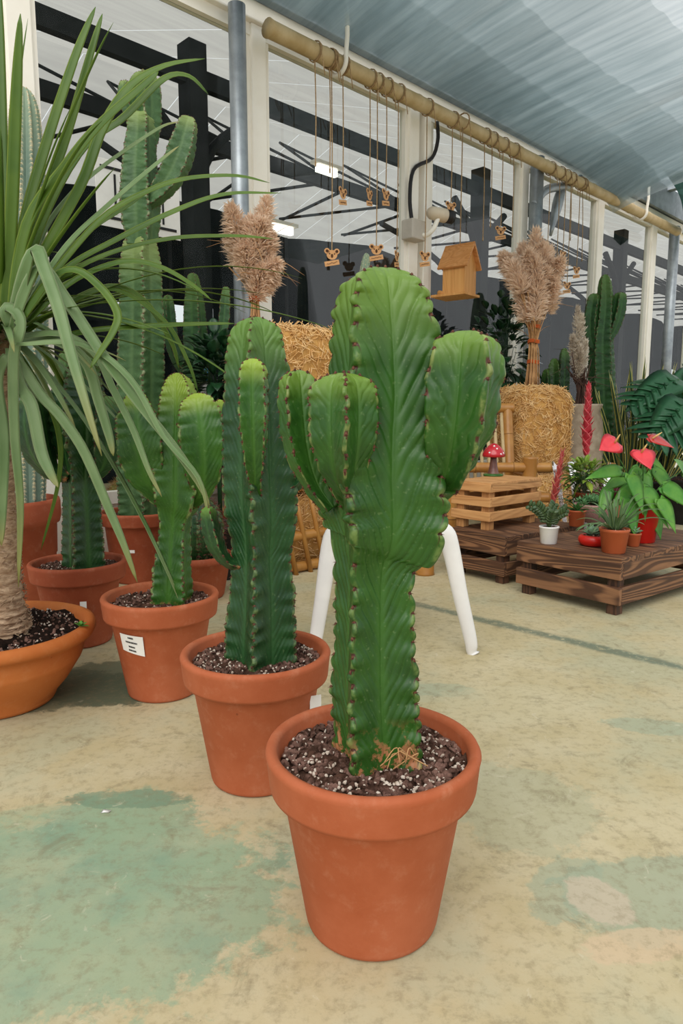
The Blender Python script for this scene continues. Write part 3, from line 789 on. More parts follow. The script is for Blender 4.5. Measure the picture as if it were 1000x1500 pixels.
# extra net layers, added to grade the net darker towards the pole
for nj in (4, 7, 11):
  V2 = np.array(V).reshape(nu+1, nv+1, 3)[:, :nj]+np.array([0, 0, .02+.006*nj])+np.linspace(0, .05, nj)[None, :, None]*np.array([0, 0, 1])
  V2[:, :, 2] += .01*np.sin(np.arange(nu+1)*1.7)[:, None]
  mb.add(V2.reshape(-1, 3), [(i*nj+j, (i+1)*nj+j, (i+1)*nj+j+1, i*nj+j+1) for i in range(nu) for j in range(nj-1)])
top(mb, 'shade_net', M['shade'], 'pale green shade net stretched overhead from the long pole', 'shade net', loc=W(1.5, -2, 2.9))
mb = MB(); q0 = wp(975, 252, 4.25); pts = []
V = []; nn = 16
for i in range(nn+1):
    u = i/nn; top_ = wp(962+u*90, 250+u*4, 4.2); bot = wp(992+u*40, 345-u*30, 4.2)
    for j in range(nn+1):
        v = j/nn; p = top_*(1-v)+bot*v; V.append(p - NW*(.05+.10*math.sin(PI*v)*(1+.5*math.sin(u*9))) + DW*.12*math.sin(PI*v)*(1-u)*-.5)
F = [(i*(nn+1)+j, (i+1)*(nn+1)+j, (i+1)*(nn+1)+j+1, i*(nn+1)+j+1) for i in range(nn) for j in range(nn)]
mb.add(np.array(V), F); o = top(mb, 'shade_net_flap', M['shade2'], 'dark green shade net flap hanging at the right end of the pole', 'shade net')
# beams above the net
mb = MB(); mb.beam(W(4.9, .1, 3.22), W(6.5, -6, 4.2), .10, .12); struct(mb, 'ceiling_beam_8', M['steel'])
mb = MB(); a = W(.7, .1, 3.22); mb.beam(a, a-NW*7+np.array([0, 0, 1.1]), .10, .12); struct(mb, 'ceiling_beam_9', M['steel'])
mb = MB(); a = W(2.9, .1, 3.22); mb.beam(a, a-NW*7+np.array([0, 0, 1.1]), .10, .12); struct(mb, 'ceiling_beam_10', M['steel'])
mb = MB(); mb.beam(W(-2, -1.6, 3.7), W(7, -1.6, 3.7), .08, .10); struct(mb, 'ceiling_beam_11', M['steel'])

# cable, junction box and camera on the double post
cc = wp(606, 338, C0-.12)
t = empty('security_camera', cc, 'cream bullet security camera on a grey box on the double window post', 'camera')
mb = MB(); mb.box(cc, (.15, .10, .13), rotz(PI/4)); o = bevel(mb.build('junction_box', M['grey_box'], t, False), .008)
mb = MB(); e = wp(642, 318, C0-.30); mb.tube(spline([cc+DW*.02, wp(622, 345, C0-.2), wp(634, 336, C0-.28), e], 10), .016, 8); mb.build('bracket_arm', M['white_paint'], t)
mb = MB(); d = wp(668, 320, C0-.34)-wp(628, 311, C0-.26); d /= np.linalg.norm(d); hc = wp(628, 311, C0-.26)
mb.tube([hc-d*.01, hc, hc+d*.02, hc+d*.11, hc+d*.14, hc+d*.145], [.005, .03, .042, .046, .046, .03], 18); h_ = mb.build('housing', M['cctv'], t)
mb = MB(); mb.tube([hc+d*.15, hc+d*.20], [.045, .045], 18); mb.build('lens_hood', M['black_plastic'], t)
mb = MB(); mb.tube(spline([wp(640, 178, 4.52), wp(641, 205, 4.52), wp(632, 232, 4.52), wp(606, 248, 4.52), wp(600, 290, 4.52), wp(604, 332, 4.5)], 24), .013, 8)
top(mb, 'black_cable', M['black_plastic'], 'black cable curving down to the security camera box', 'cable')

# white notice on the glass with heavy bar marks
a, b, c_, d_ = wp(138, 228, C0-.08), wp(262, 283, C0-.08), wp(258, 334, C0-.08), wp(143, 301, C0-.08)
t = empty('window_notice', (a+c_)/2, 'white sheet with black bar marks stuck on the glass behind the tall cactus', 'sign')
u = (b-a); L = np.linalg.norm(u*np.array([1, 1, 0])); ub = DW; vb = np.array([0, 0, -1.0]); Hn = .30; Lw = L
o0 = wp(138, 228, C0-.08)
mb = MB(); mb.beam(o0+DW*0+vb*Hn/2, o0+DW*Lw+vb*Hn/2, .004, Hn); mb.build('sheet', M['tag_white'], t, False)
def bar(x0, x1, y0, y1):
    p = o0+ub*x0*Lw+vb*y0*Hn-NW*.004; mb.add([p, p+ub*(x1-x0)*Lw, p+ub*(x1-x0)*Lw+vb*(y1-y0)*Hn, p+vb*(y1-y0)*Hn], [(0, 1, 2, 3)])
for x in (.05, .62):
    mb = MB(); bar(x, x+.33, .10, .145); bar(x, x+.33, .84, .885); bar(x+.15, x+.175, .20, .80)
    mb.build('printed_mark', M['ink'], t, False)
# ================================================================== ORNAMENTS ON STRINGS
def tie_loop(mb, c):
    for k in range(2):
        mb.tube([c+DW*(.006*k)+(-NW*math.cos(a)+np.array([0, 0, math.sin(a)]))*.052 for a in np.linspace(0, 2*PI, 14)], .0035, 5, cap=False)
    mb.tube(spline([c-NW*.05, c-NW*.06+np.array([0, 0, -.05]), c-NW*.05+DW*.03+np.array([0, 0, -.13])], 6), .0028, 5)
def koala(px, py, top_px, yaw, label, w=24, h=34):
    """plywood koala face over a small name board, on a twine from the pole"""
    c = wp(px, py, PC); k = m_px(c); tp = np.array([c[0], c[1], PZ]); t = empty('koala_ornament', c, label, 'ornament', 'plywood koala ornaments hanging from the pole')
    mb = MB(); mb.tube(spline([tp+np.array([0, 0, -.045]), (tp+c)/2+DW*.004, c+np.array([0, 0, .031])], 8), .0035, 5, cap=False); tie_loop(mb, tp); mb.build('twine', M['twine'], t)
    R = rotz(yaw)
    def disc(mb, cx, cz, rx, rz, th, y0=0, n=20):
        a = np.arange(n)*2*PI/n
        A = np.stack([cx+rx*np.cos(a), np.full(n, y0-th/2), cz+rz*np.sin(a)], 1); B_ = A+np.array([0, th, 0])
        V = np.vstack([A, B_]) @ R.T*.64 + c
        mb.add(V, [tuple(range(n-1, -1, -1))[::-1], tuple(n+j for j in range(n))[::-1]]+[(j, n+j, n+(j+1) % n, (j+1) % n) for j in range(n)])
    mb = MB(); disc(mb, 0, .01, .050, .043, .006); disc(mb, -.046, .042, .026, .025, .006); disc(mb, .046, .042, .026, .025, .006); hd = mb.build('koala_head', M['plaque'], t, False)
    mb = MB()
    disc(mb, 0, .0, .011, .018, .002, -.0045); disc(mb, -.022, .018, .006, .006, .002, -.0045); disc(mb, .022, .018, .006, .006, .002, -.0045)
    disc(mb, -.046, .042, .014, .013, .0015, -.004); disc(mb, .046, .042, .014, .013, .0015, -.004); mb.build('face_marks', M['burn'], hd, False)
    Rt = R @ np.array([[math.cos(.2), 0, -math.sin(.2)], [0, 1, 0], [math.sin(.2), 0, math.cos(.2)]])
    mb = MB(); mb.box(c+np.array([0, 0, -.040]), (.088, .004, .028), Rt); nbd = mb.build('name_board', M['plaque'], t, False)
    mb = MB()
    for q in np.linspace(-.029, .029, 9): mb.box(c+np.array([0, 0, -.040])+Rt @ np.array([q, -.0027, random.uniform(-.003, .003)]), (.0045, .001, .005), Rt)
    mb.build('lettering', M['burn'], nbd, False)
    return t
koala(502, 286, 0, 1.05, 'koala ornament turned edgewise, nearest the left window post')
koala(486, 375, 0, .25, 'koala ornament hanging lowest left, above the straw bale')
koala(541, 288, 0, 1.15, 'koala ornament hanging high, edge-on, left of its twin at the same height')
koala(565, 288, 0, 1.0, 'koala ornament hanging high against the pane beside the double window post')
koala(551, 368, 0, .2, 'koala ornament facing forward just above the front cactus tip')
koala(581, 378, 0, 1.2, 'koala ornament half hidden by the front cactus, left of the double post')
koala(622, 378, 0, .6, 'koala ornament between the double post and the birdhouse')
koala(660, 305, 0, .55, 'koala ornament in front of the security camera')
koala(733, 340, 0, .3, 'koala ornament touching the left side of the second pampas bundle')
koala(801, 377, 0, .7, 'koala ornament in front of the second pampas plumes')
koala(824, 375, 0, .7, 'koala ornament on the right edge of the second pampas plumes')
koala(844, 398, 0, .6, 'rightmost koala ornament, beside the tall right cactus')
koala(830, 420, 0, .5, 'lower koala ornament right of the second pampas bundle')
koala(813, 430, 0, .7, 'lowest koala ornament at the base of the second pampas plumes')
ends = [(462, 240, 'bare twine with a frayed end, leftmost on the pole'), (483, 250, 'bare twine with a loose tail beside the leftmost string'), (707, 350, 'bare twine right of the birdhouse string'),
        (718, 330, 'bare twine above the left side of the second pampas'), (750, 345, 'bare twine in front of the fourth window post'), (835, 350, 'bare twine left of the right pane post'), (852, 380, 'rightmost bare twine on the pole')]
for px, py, lab in ends:
    tp = pole_at(px); e = wp(px, py, PC); mb = MB(); mb.tube(spline([tp+np.array([0, 0, -.045]), (tp+e)/2+DW*.006, e], 8), .0035, 5, cap=False); tie_loop(mb, tp)
    mb.blob(e, (.006, .006, .018)); top(mb, 'twine_string', M['twine'], lab, 'string', 'bare strings on the pole')

# birdhouse
c = wp(672, 432, 4.25); t = empty('birdhouse', c, 'small pine birdhouse with pitched roof hanging in front of the windows', 'birdhouse')
az = math.radians(-38); R = rotz(az); kx = m_px(c)
wd, dp, hh, rh = .17, .17, .20, .13
def L2(x, y, z): return R @ np.array([x, y, z]) + c
# local x: along the ridge (gable end at +x), y: across, front slope at -y
mb = MB(); prof = [(-wd/2, 0), (wd/2, 0), (wd/2, hh), (0, hh+rh), (-wd/2, hh)]
A = np.array([L2(-dp/2, y, z) for y, z in prof]); B_ = np.array([L2(dp/2, y, z) for y, z in prof])
mb.add(np.vstack([A, B_]), [(0, 1, 2, 3, 4), (9, 8, 7, 6, 5)]+[(j, 5+j, 5+(j+1) % 5, (j+1) % 5) for j in range(5)]); mb.build('box', M['birdwood'], t, False)
sl = math.hypot(wd/2, rh)+.05; an = math.atan2(rh, wd/2)
for sg in (-1, 1):
    mb = MB(); Rr = R @ np.array([[1, 0, 0], [0, math.cos(sg*-an), -math.sin(sg*-an)], [0, math.sin(sg*-an), math.cos(sg*-an)]])
    cy, cz = sg*(math.cos(an)*sl/2-.004), hh+rh+.012-math.sin(an)*sl/2
    mb.box(L2(.0, cy, cz), (dp+.06, sl, .014), Rr); mb.build('roof_board', M['birdroof'], t, False)
mb = MB(); mb.box(L2(-.03, 0, -.008), (dp+.10, wd+.05, .016), R); mb.build('floor_board', M['birdwood'], t, False)
mb = MB(); mb.tube([L2(-.10, -wd/2-.02, .012), L2(-.10, wd/2+.02, .012)], .016, 10); mb.build('perch_bar', M['birdwood'], t)
tp = np.array([c[0], c[1], PZ]); mb = MB(); mb.tube([tp+np.array([0, 0, -.04]), L2(0, 0, hh+rh)], .004, 5); tie_loop(mb, tp); mb.build('twine', M['twine'], t)

# ================================================================== STRAW BALES AND BAMBOO CHAIRS
bc = wp(785, 640, 3.42); yy = bc[1]
straw_bale('straw_bale', (bc[0], bc[1]+.18, .375), (.46, .42, .59), .35, 'upper straw bale carrying the tall pampas bundle behind the bamboo chair', n=3200, seed=3, group='straw bales')
straw_bale('straw_bale', (bc[0]+.02, bc[1]+.20, .0), (.62, .46, .375), .35, 'lower straw bale on the floor behind the pale crate', n=2600, seed=4, group='straw bales')
b1 = at(420, 560, 3.85)
straw_bale('straw_bale', (-.24, 3.76, .72), (.72, .40, .50), .75, 'top straw bale left of the front cactus head, below the first pampas bundle', n=3000, seed=5, group='straw bales')
straw_bale('straw_bale', (-.24, 3.78, .37), (.76, .40, .355), .78, 'middle straw bale hidden behind the second cactus', n=1200, seed=6, group='straw bales')
straw_bale('straw_bale', (-.24, 3.78, .0), (.80, .40, .37), .78, 'bottom straw bale behind the low bamboo rack', n=2200, seed=8, group='straw bales')

q1, q2 = at(660, 688, 4.02), at(776, 685, 4.02)
def bamboo_chair(loc, rz, label):
    t = empty('bamboo_chair', loc, label, 'chair', 'bamboo lounge chairs'); R = rotz(rz); loc = np.asarray(loc, float)
    q = lambda x, y, z: R @ np.array([x, y, z]) + loc
    w, d = (q2[0]-q1[0])/2, .22
    for (x, y, h) in ((-w, -d, .535), (w, -d, .535), (-w, d, .44), (w, d, .44)):
        mb, nb = MB(), MB(); bamboo(mb, nb, q(x, y, 0), q(x, y, h), .045, .2); l_ = mb.build('leg', M['bamboo'], t); nb.build('leg_nodes', M['bamboo_node'], l_)
    for x in (-w, w):
        mb, nb = MB(), MB(); bamboo(mb, nb, q(x, -d-.0, .44), q(x, d+.04, .44), .032, .22); l_ = mb.build('armrest', M['bamboo'], t); nb.build('arm_nodes', M['bamboo_node'], l_)
    for nm, z, y in (('front_rail', .475, -d), ('seat_rail', .30, -d), ('rear_rail', .28, d)):
        mb, nb = MB(), MB(); bamboo(mb, nb, q(-w-.08, y, z), q(w+.12, y, z), .030, .2); l_ = mb.build(nm, M['bamboo'], t); nb.build('rail_nodes', M['bamboo_node'], l_)
    mb = MB()
    for k in range(12):
        x = -w+.03+k*(2*w-.06)/11; mb.tube([q(x, -d, .325), q(x, d, .30)], .014, 8)
    mb.build('seat_slats', M['bamboo'], t)
    for k in range(9):
        x = -w+.04+k*(2*w-.08)/8; mb = MB(); mb.tube([q(x, d-.02, .30), q(x, d+.16, .80)], .012, 8); mb.build('back_spindle', M['bamboo_pale'], t)
    mb, nb = MB(), MB(); bamboo(mb, nb, q(-w-.04, d+.16, .82), q(w+.04, d+.16, .82), .034, .2); l_ = mb.build('top_rail', M['bamboo'], t); nb.build('rail_nodes', M['bamboo_node'], l_)
    for x in (-w, w):
        mb, nb = MB(), MB(); bamboo(mb, nb, q(x, d, .26), q(x, d+.17, .84), .034, .2); l_ = mb.build('back_post', M['bamboo'], t); nb.build('post_nodes', M['bamboo_node'], l_)
    return t
bamboo_chair(((q1[0]+q2[0])/2, 4.02+.22, 0), math.radians(0), 'bamboo armchair behind the pale crate, in front of the straw bale')
f = fl(622, 841); mb = MB(); bamboo(mb, None, f, f+np.array([0, 0, .30]), .046, .15, 20); top(mb, 'bamboo_stump', M['bamboo'], 'short thick bamboo cane standing on the floor between stool and dark crate', 'bamboo cane', loc=f)
f = np.array([-.20, 3.40, 0]); t = empty('bamboo_rack', (f[0], f[1], 0), 'low bamboo rack on the floor between the second and front cacti', 'rack')
for z in (.03, .185):
    mb = MB(); bamboo(mb, None, f-DW*.26+np.array([0, 0, z]), f+DW*.26+np.array([0, 0, z]), .026, .17); mb.build('rail', M['bamboo'], t)
for k, x in enumerate((-.12, -.02, .06, .14, .2)):
    mb = MB(); d = DW*(x-.03)*1.2-NW*.03; mb.tube([f+d, f+d-DW*.10+NW*.03+np.array([0, 0, .50])], .013, 8); mb.build('slat', M['bamboo'], t)
mb = MB(); bamboo(mb, None, f-DW*.28+NW*.03+np.array([0, 0, .43]), f+DW*.22+NW*.03+np.array([0, 0, .43]), .024, .17); mb.build('rail', M['bamboo'], t)

# ================================================================== PAMPAS BUNDLES
def pampas_bundle(name, base, ztie, plumes, mat, label, stem_mat='pampas_stem', R=.06, nhair=520, spread=.05, tie=None, stems=16, seed=0, l=.04):
    """base point, plume list [(start, tip, droop, R)]"""
    base = np.asarray(base, float); t = empty(name, base, label, 'dried grass', None); rng = np.random.default_rng(seed)
    mb = MB()
    for k in range(max(stems, len(plumes))):
        a = rng.random()*2*PI; r = spread*math.sqrt(rng.random()); s, tip, dr, Rr = plumes[k % len(plumes)]
        b0 = base+np.array([math.cos(a)*r, math.sin(a)*r, 0]); tie_p = np.array([base[0], base[1], ztie])+np.array([math.cos(a)*r*.6, math.sin(a)*r*.6, 0])
        e = np.asarray(s)+rng.normal(0, .008, 3) if k < len(plumes) else np.asarray(s)+rng.normal(0, .03, 3)
        mb.tube(spline([b0, tie_p, e], 8), .0038, 5)
    for k in range(10):         # loose blades
        a = rng.random()*2*PI; d = np.array([math.cos(a), math.sin(a), rng.uniform(-.3, .8)]); s0 = np.array([base[0], base[1], ztie+rng.uniform(-.05, .25)])
        mb.tube(spline([s0, s0+d*.14, s0+d*.26+np.array([0, 0, -.08*rng.random()])], 8), np.linspace(.003, .0006, 8), 4)
    mb.build('stalks', M[stem_mat], t)
    for k, (s, tip, dr, Rr) in enumerate(plumes):
        mb = MB(); plume(mb, s, tip, dr, Rr, nhair, seed*50+k, l); mb.build('plume', M[mat], t)
    for z in (tie or []):
        mb = MB()
        for q in range(3): mb.tube([np.array([base[0], base[1], z+q*.008])+np.array([math.cos(a), math.sin(a), .1*math.sin(a*2)])*(spread*.62+.006) for a in np.linspace(0, 2*PI, 18)], .005, 5)
        mb.build('raffia_tie', M['raffia'], t)
    return t
Yp = 3.62
def A1(x, y, dy=0): return at(x, y, Yp+dy)
pl = [(A1(362, 400), A1(335, 290, -.05), .03, .09), (A1(372, 400), A1(392, 278, .03), .03, .085), (A1(355, 390, .03), A1(340, 325), .04, .085), (A1(372, 380, -.04), A1(366, 310), .03, .09), (A1(385, 400, .03), A1(395, 330, -.02), .03, .085),
      (A1(372, 430), A1(410, 372, -.04), .04, .08), (A1(368, 435, .02), A1(405, 398, .02), .04, .08), (A1(375, 440, -.02), A1(385, 380, -.05), .03, .075), (A1(350, 385, .05), A1(350, 340, .06), .03, .085), (A1(362, 410, -.03), A1(357, 345, -.06), .03, .08), (A1(378, 370, -.02), A1(385, 315, -.05), .02, .08)]
bb = A1(368, 500); pampas_bundle('pampas_bundle', (bb[0]+.02, bb[1]+.0, 1.225), float(A1(368, 438)[2]), pl, 'pampas', 'fluffy tan pampas bundle tied with orange raffia above the second cactus', nhair=1300, spread=.03, tie=[float(A1(0, 440)[2]), float(A1(0, 425)[2])], stems=22, seed=2)
Yp = 4.55+bc[1]-4.3
Yp = bc[1]+.18
pl = []
rr = random.Random(5)
for (x0, y0, x1, y1) in [(780, 440, 785, 328), (772, 440, 765, 350), (790, 440, 805, 355), (765, 430, 742, 375), (760, 420, 735, 365), (800, 430, 822, 372), (775, 420, 775, 360), (795, 420, 795, 350), (785, 470, 788, 390), (770, 470, 762, 400), (800, 460, 812, 400), (778, 460, 772, 400), (790, 450, 800, 385), (770, 425, 752, 385), (785, 430, 782, 370), (797, 455, 806, 420), (775, 465, 768, 425)]:
    pl.append((A1(x0, y0, rr.uniform(-.1, .1)), A1(x1, y1, rr.uniform(-.10, .10)), .03, .095))
bb = A1(779, 562); pampas_bundle('pampas_bundle', (bb[0], bb[1], .955), float(A1(779, 505)[2]), pl, 'pampas', 'large tan pampas bundle standing on the straw bale behind the bamboo chair', nhair=1400, spread=.05, tie=[float(A1(0, y)[2]) for y in (532, 502, 480)], stems=40, seed=4, l=.055)
# ================================================================== CACTI IN TERRACOTTA POTS
def base_at(px, py): q = fl(px, py); return np.array([q[0], q[1], 0.0])

# ---- front cactus
b = base_at(544, 1339); Y1 = float(b[1])
t = empty('potted_cactus', b, 'largest potted cactus, nearest the camera, with an egg-shaped arm on the right', 'potted cactus', 'euphorbia cacti in terracotta pots')
pot(t, b, .325, .287, .064, .62, seed=1, bits=1500)
P, R = pxtab([(552, 1128, 66), (548, 1060, 67), (546, 1000, 65), (546, 900, 61), (547, 845, 61), (550, 812, 70), (556, 788, 90), (557, 750, 97), (555, 700, 100), (556, 640, 98), (560, 580, 92), (559, 520, 86), (557, 460, 77), (556, 425, 66), (556, 402, 48), (556, 392, 34)], Y1)
euphorbia(P, R, M['euph_a'], 'stem', t, 4, math.radians(-29), .0225, .42, .0026, 1.45, 30, 12, dome=.4, tooth=.10, wav=.10, seed=1, areole=.0030, period2=.033)
P, R = pxtab([(625, 725, 24, Y1), (650, 706, 24, Y1-.01), (661, 684, 36, Y1-.03), (672, 640, 50, Y1-.05), (679, 590, 58, Y1-.055), (683, 540, 60, Y1-.055), (685, 505, 53, Y1-.055), (686, 484, 38, Y1-.055)])
euphorbia(P, R, M['euph_arm'], 'arm', t, 4, math.radians(19), .030, .42, .0022, 1.4, 24, 11, dome=.5, tooth=.07, seed=2, areole=.0028, len0=.2)
P, R = pxtab([(518, 740, 16, Y1-.03), (506, 712, 20, Y1-.06), (503, 680, 36, Y1-.08), (503, 640, 47, Y1-.09), (503, 600, 49, Y1-.09), (503, 570, 45, Y1-.09), (503, 552, 32, Y1-.09), (503, 546, 22, Y1-.09)])
euphorbia(P, R, M['euph_arm'], 'arm', t, 4, math.radians(4), .015, .42, .0010, 1.0, 22, 10, dome=.5, tooth=.05, seed=3, areole=.0028, len0=.2)
P, R = pxtab([(485, 745, 14, Y1+.0), (464, 715, 17, Y1), (450, 680, 26, Y1), (442, 640, 32, Y1), (438, 600, 33, Y1), (436, 565, 29, Y1), (436, 548, 20, Y1), (436, 542, 14, Y1)])
euphorbia(P, R, M['euph_arm'], 'arm', t, 4, math.radians(-25), .018, .40, .0010, 1.1, 18, 9, dome=.6, tooth=.06, seed=4, areole=.0028, len0=.2)
# dry roots on the soil
mb = MB()
for k in range(7):
    p = at(590+k*3, 1108+k % 3*4, Y1-.07); mb.tube(spline([p, p+np.array([random.uniform(-.02, .02), -.01, .018]), p+np.array([random.uniform(-.04, .03), -.02, .0])], 8), .0009, 4)
mb.build('dry_roots', M['pampas_stem'], t)

# ---- second cactus
b = base_at(378, 1134); Y2 = float(b[1])
t = empty('potted_cactus', b, 'second potted cactus from the front, with one long arm facing the camera', 'potted cactus', 'euphorbia cacti in terracotta pots')
pot(t, b, .318, .285, .062, .62, seed=2, bits=900)
P, R = pxtab([(382, 998, 51), (382, 950, 51), (383, 880, 47), (382, 820, 43), (382, 790, 45), (382, 765, 50), (380, 720, 53), (379, 660, 53), (378, 600, 50), (376, 550, 45), (375, 510, 40), (374, 480, 32), (374, 464, 20)], Y2)
euphorbia(P, R, M['euph_b'], 'stem', t, 4, math.radians(-6), .019, .40, .0022, 1.4, 22, 9, dome=.6, tooth=.06, seed=5, areole=.0026, period2=.024)
P, R = pxtab([(376, 730, 9, Y2-.04), (374, 705, 10, Y2-.07), (373, 670, 18, Y2-.09), (372, 620, 24, Y2-.10), (371, 570, 25, Y2-.10), (371, 540, 22, Y2-.10), (371, 525, 14, Y2-.10)])
euphorbia(P, R, M['euph_c'], 'arm', t, 4, math.radians(45), .017, .42, .0009, 1.0, 14, 8, dome=.6, tooth=.04, seed=6, areole=.0025)
P, R = pxtab([(350, 830, 9, Y2), (332, 822, 10, Y2-.01), (318, 800, 14, Y2-.02), (311, 775, 15, Y2-.02), (306, 752, 12, Y2-.02), (304, 742, 8, Y2-.02)])
euphorbia(P, R, M['euph_b'], 'arm', t, 3, math.radians(20), .017, .42, .001, .8, 5, 8, dome=.6, seed=7, areole=.0025)
P, R = pxtab([(415, 715, 8, Y2), (432, 708, 11, Y2), (439, 690, 14, Y2), (440, 660, 15, Y2), (440, 632, 12, Y2), (440, 620, 8, Y2)])
euphorbia(P, R, M['euph_b'], 'arm', t, 4, math.radians(20), .017, .42, .001, .8, 5, 8, dome=.6, seed=8, areole=.0025)
mb = MB(); q = at(462, 1032, Y2-.05); mb.box(q+np.array([0, 0, -.005]), (.025, .001, .05), rotz(.4)); mb.build('plant_tag', M['tag_white'], t, False)

# ---- third cactus, with a white label on the pot
b = base_at(240, 1011); Y3 = float(b[1])
t = empty('potted_cactus', b, 'third potted cactus with a white printed label stuck on its terracotta pot', 'potted cactus', 'euphorbia cacti in terracotta pots')
pot(t, b, .322, .285, .062, .60, seed=3, bits=600)
P, R = pxtab([(252, 893, 32), (252, 860, 32), (254, 810, 27), (256, 775, 24), (258, 755, 27), (262, 735, 38), (263, 700, 42), (263, 650, 40), (263, 600, 33), (262, 570, 26), (261, 555, 18), (261, 546, 11)], Y3)
euphorbia(P, R, M['euph_c'], 'stem', t, 4, math.radians(42), .018, .42, .0022, 1.5, 20, 8, dome=.6, tooth=.06, seed=9, areole=.0026)
P, R = pxtab([(245, 740, 10, Y3), (225, 715, 16, Y3-.02), (212, 690, 26, Y3-.03), (205, 650, 32, Y3-.04), (202, 615, 28, Y3-.04), (200, 590, 18, Y3-.04), (198, 572, 9, Y3-.04)])
euphorbia(P, [r*1.12 for r in R], M['euph_c'], 'arm', t, 3, math.radians(72), .022, .36, .0016, 1.6, 18, 8, dome=.6, tooth=.06, seed=10, areole=.0026)
P, R = pxtab([(275, 740, 9, Y3), (293, 720, 14, Y3-.03), (298, 690, 25, Y3-.05), (297, 650, 32, Y3-.06), (293, 615, 32, Y3-.06), (289, 590, 24, Y3-.06), (286, 576, 13, Y3-.06)])
euphorbia(P, [r*1.1 for r in R], M['euph_c'], 'arm', t, 3, math.radians(-48), .022, .36, .0016, 1.6, 18, 8, dome=.6, tooth=.06, seed=11, areole=.0026)
P, R = pxtab([(300, 700, 7, Y3+.04), (312, 670, 12, Y3+.05), (318, 630, 14, Y3+.05), (320, 600, 11, Y3+.05), (321, 585, 6, Y3+.05)])
euphorbia(P, R, M['euph_c'], 'arm', t, 3, math.radians(-20), .018, .4, .001, 1.0, 5, 8, dome=.6, seed=12, areole=.0026)
# label wrapped on the pot wall
mb = MB(); tb = MB(); Hb = .285-.062; RB = .161*.865; rbase = .161*.60
def potwall(a, z): 
    r = rbase+(RB-rbase)*(z/Hb)+.0015; return b+np.array([r*math.sin(a), -r*math.cos(a), z])
a0, a1, z0, z1 = math.radians(-37), math.radians(-6), .150, .205; n = 10; V = []
for i in range(n+1):
    u = i/n; V += [potwall(a0+(a1-a0)*u, z0-.012*u+.006), potwall(a0+(a1-a0)*u, z1-.004*u)]
mb.add(V, [(2*i, 2*i+2, 2*i+3, 2*i+1) for i in range(n)]); lb = mb.build('price_label', M['tag_white'], t, label='white printed price label')
def pl_strip(u0, u1, v, h):
    n = 6; V = []
    for i in range(n+1):
        u = u0+(u1-u0)*i/n; a = a0+(a1-a0)*u; za = z0-.012*u+.006; zb = z1-.004*u
        for vv in (v, v+h):
            p = potwall(a, za+(zb-za)*vv); d = np.array([math.sin(a), -math.cos(a), 0]); V.append(p+d*.0008)
    tb.add(V, [(2*i, 2*i+2, 2*i+3, 2*i+1) for i in range(n)])
for (u0, u1, v) in [(.38, .62, .80), (.25, .75, .56), (.36, .64, .32), (.34, .66, .12)]:
    x = u0
    while x < u1: w = random.uniform(.018, .05); pl_strip(x, min(u1, x+w), v, .09); x += w+.012
tb.build('fine_print', M['ink'], lb, False)

# ---- fourth, dark cactus
b = base_at(120, 938); Y4 = float(b[1])
t = empty('potted_cactus', b, 'fourth potted cactus, dark green, behind the palm bowl', 'potted cactus', 'euphorbia cacti in terracotta pots')
pot(t, b, .322, .285, .062, .62, 'pot_dark', seed=4, bits=500)
P, R = pxtab([(123, 850, 32), (122, 800, 31), (120, 740, 28), (118, 700, 27), (117, 670, 33), (116, 640, 42), (115, 600, 42), (114, 560, 36), (114, 520, 26), (114, 505, 14)], Y4)
euphorbia(P, R, M['euph_d'], 'stem', t, 4, math.radians(-4), .018, .42, .0018, 1.0, 14, 8, dome=.7, seed=13, areole=.0026)
for k, (tab, rot) in enumerate([([(100, 700, 8), (75, 690, 14), (58, 660, 26), (50, 620, 28), (48, 590, 20), (47, 575, 10)], 25), ([(135, 700, 8), (150, 680, 14), (156, 650, 22), (158, 610, 22), (158, 580, 12)], -30)]):
    P, R = pxtab(tab, Y4-.03); euphorbia(P, R, M['euph_d'], 'arm', t, 3, math.radians(rot), .018, .38, .0014, 1.1, 12, 8, dome=.6, seed=14+k, areole=.0026)
mb = MB(); q = at(122, 888, Y4-.15); mb.box(q, (.02, .001, .03), rotz(.3)); mb.build('plant_tag', M['tag_white'], t, False)

# ---- tall cactus in the pot behind
b = base_at(203, 851); b[1] += .05; Y5 = float(b[1])
t = empty('potted_cactus', b, 'tallest left cactus with stacked segments, in front of the notice on the glass', 'potted cactus')
pot(t, b, .37, .33, .062, .70, 'pot_dark', seed=5, bits=300)
P, R = pxtab([(207, 756, 30), (207, 700, 33), (206, 640, 33), (206, 560, 32), (207, 480, 31), (207, 420, 29), (206, 385, 27), (206, 355, 22), (206, 345, 14)], Y5)
euphorbia(P, R, M['euph_tall'], 'stem', t, 4, math.radians(20), .022, .45, .0022, .8, 5, 8, dome=.6, seed=20, areole=.003)
P, R = pxtab([(207, 360, 20), (207, 330, 27), (206, 290, 29), (205, 250, 26), (206, 215, 22), (207, 180, 20), (208, 164, 17)], Y5)
euphorbia(P, R, M['euph_tall'], 'stem_segment', t, 4, math.radians(35), .020, .45, .0022, .9, 5, 8, dome=.5, seed=21, areole=.003)
P, R = pxtab([(210, 230, 14), (213, 190, 20), (213, 150, 22), (211, 120, 20), (210, 104, 12)], Y5+.04)
euphorbia(P, R, M['euph_tall'], 'stem_segment', t, 4, math.radians(10), .020, .45, .002, .9, 5, 8, dome=.5, seed=22, areole=.003)
P, R = pxtab([(212, 300, 10), (230, 285, 14), (248, 262, 19), (262, 232, 22), (270, 205, 20), (276, 180, 15), (278, 171, 9)], Y5-.03)
euphorbia(P, R, M['euph_tall'], 'arm', t, 4, math.radians(50), .020, .42, .0022, 1.0, 5, 8, dome=.5, seed=23, areole=.003)
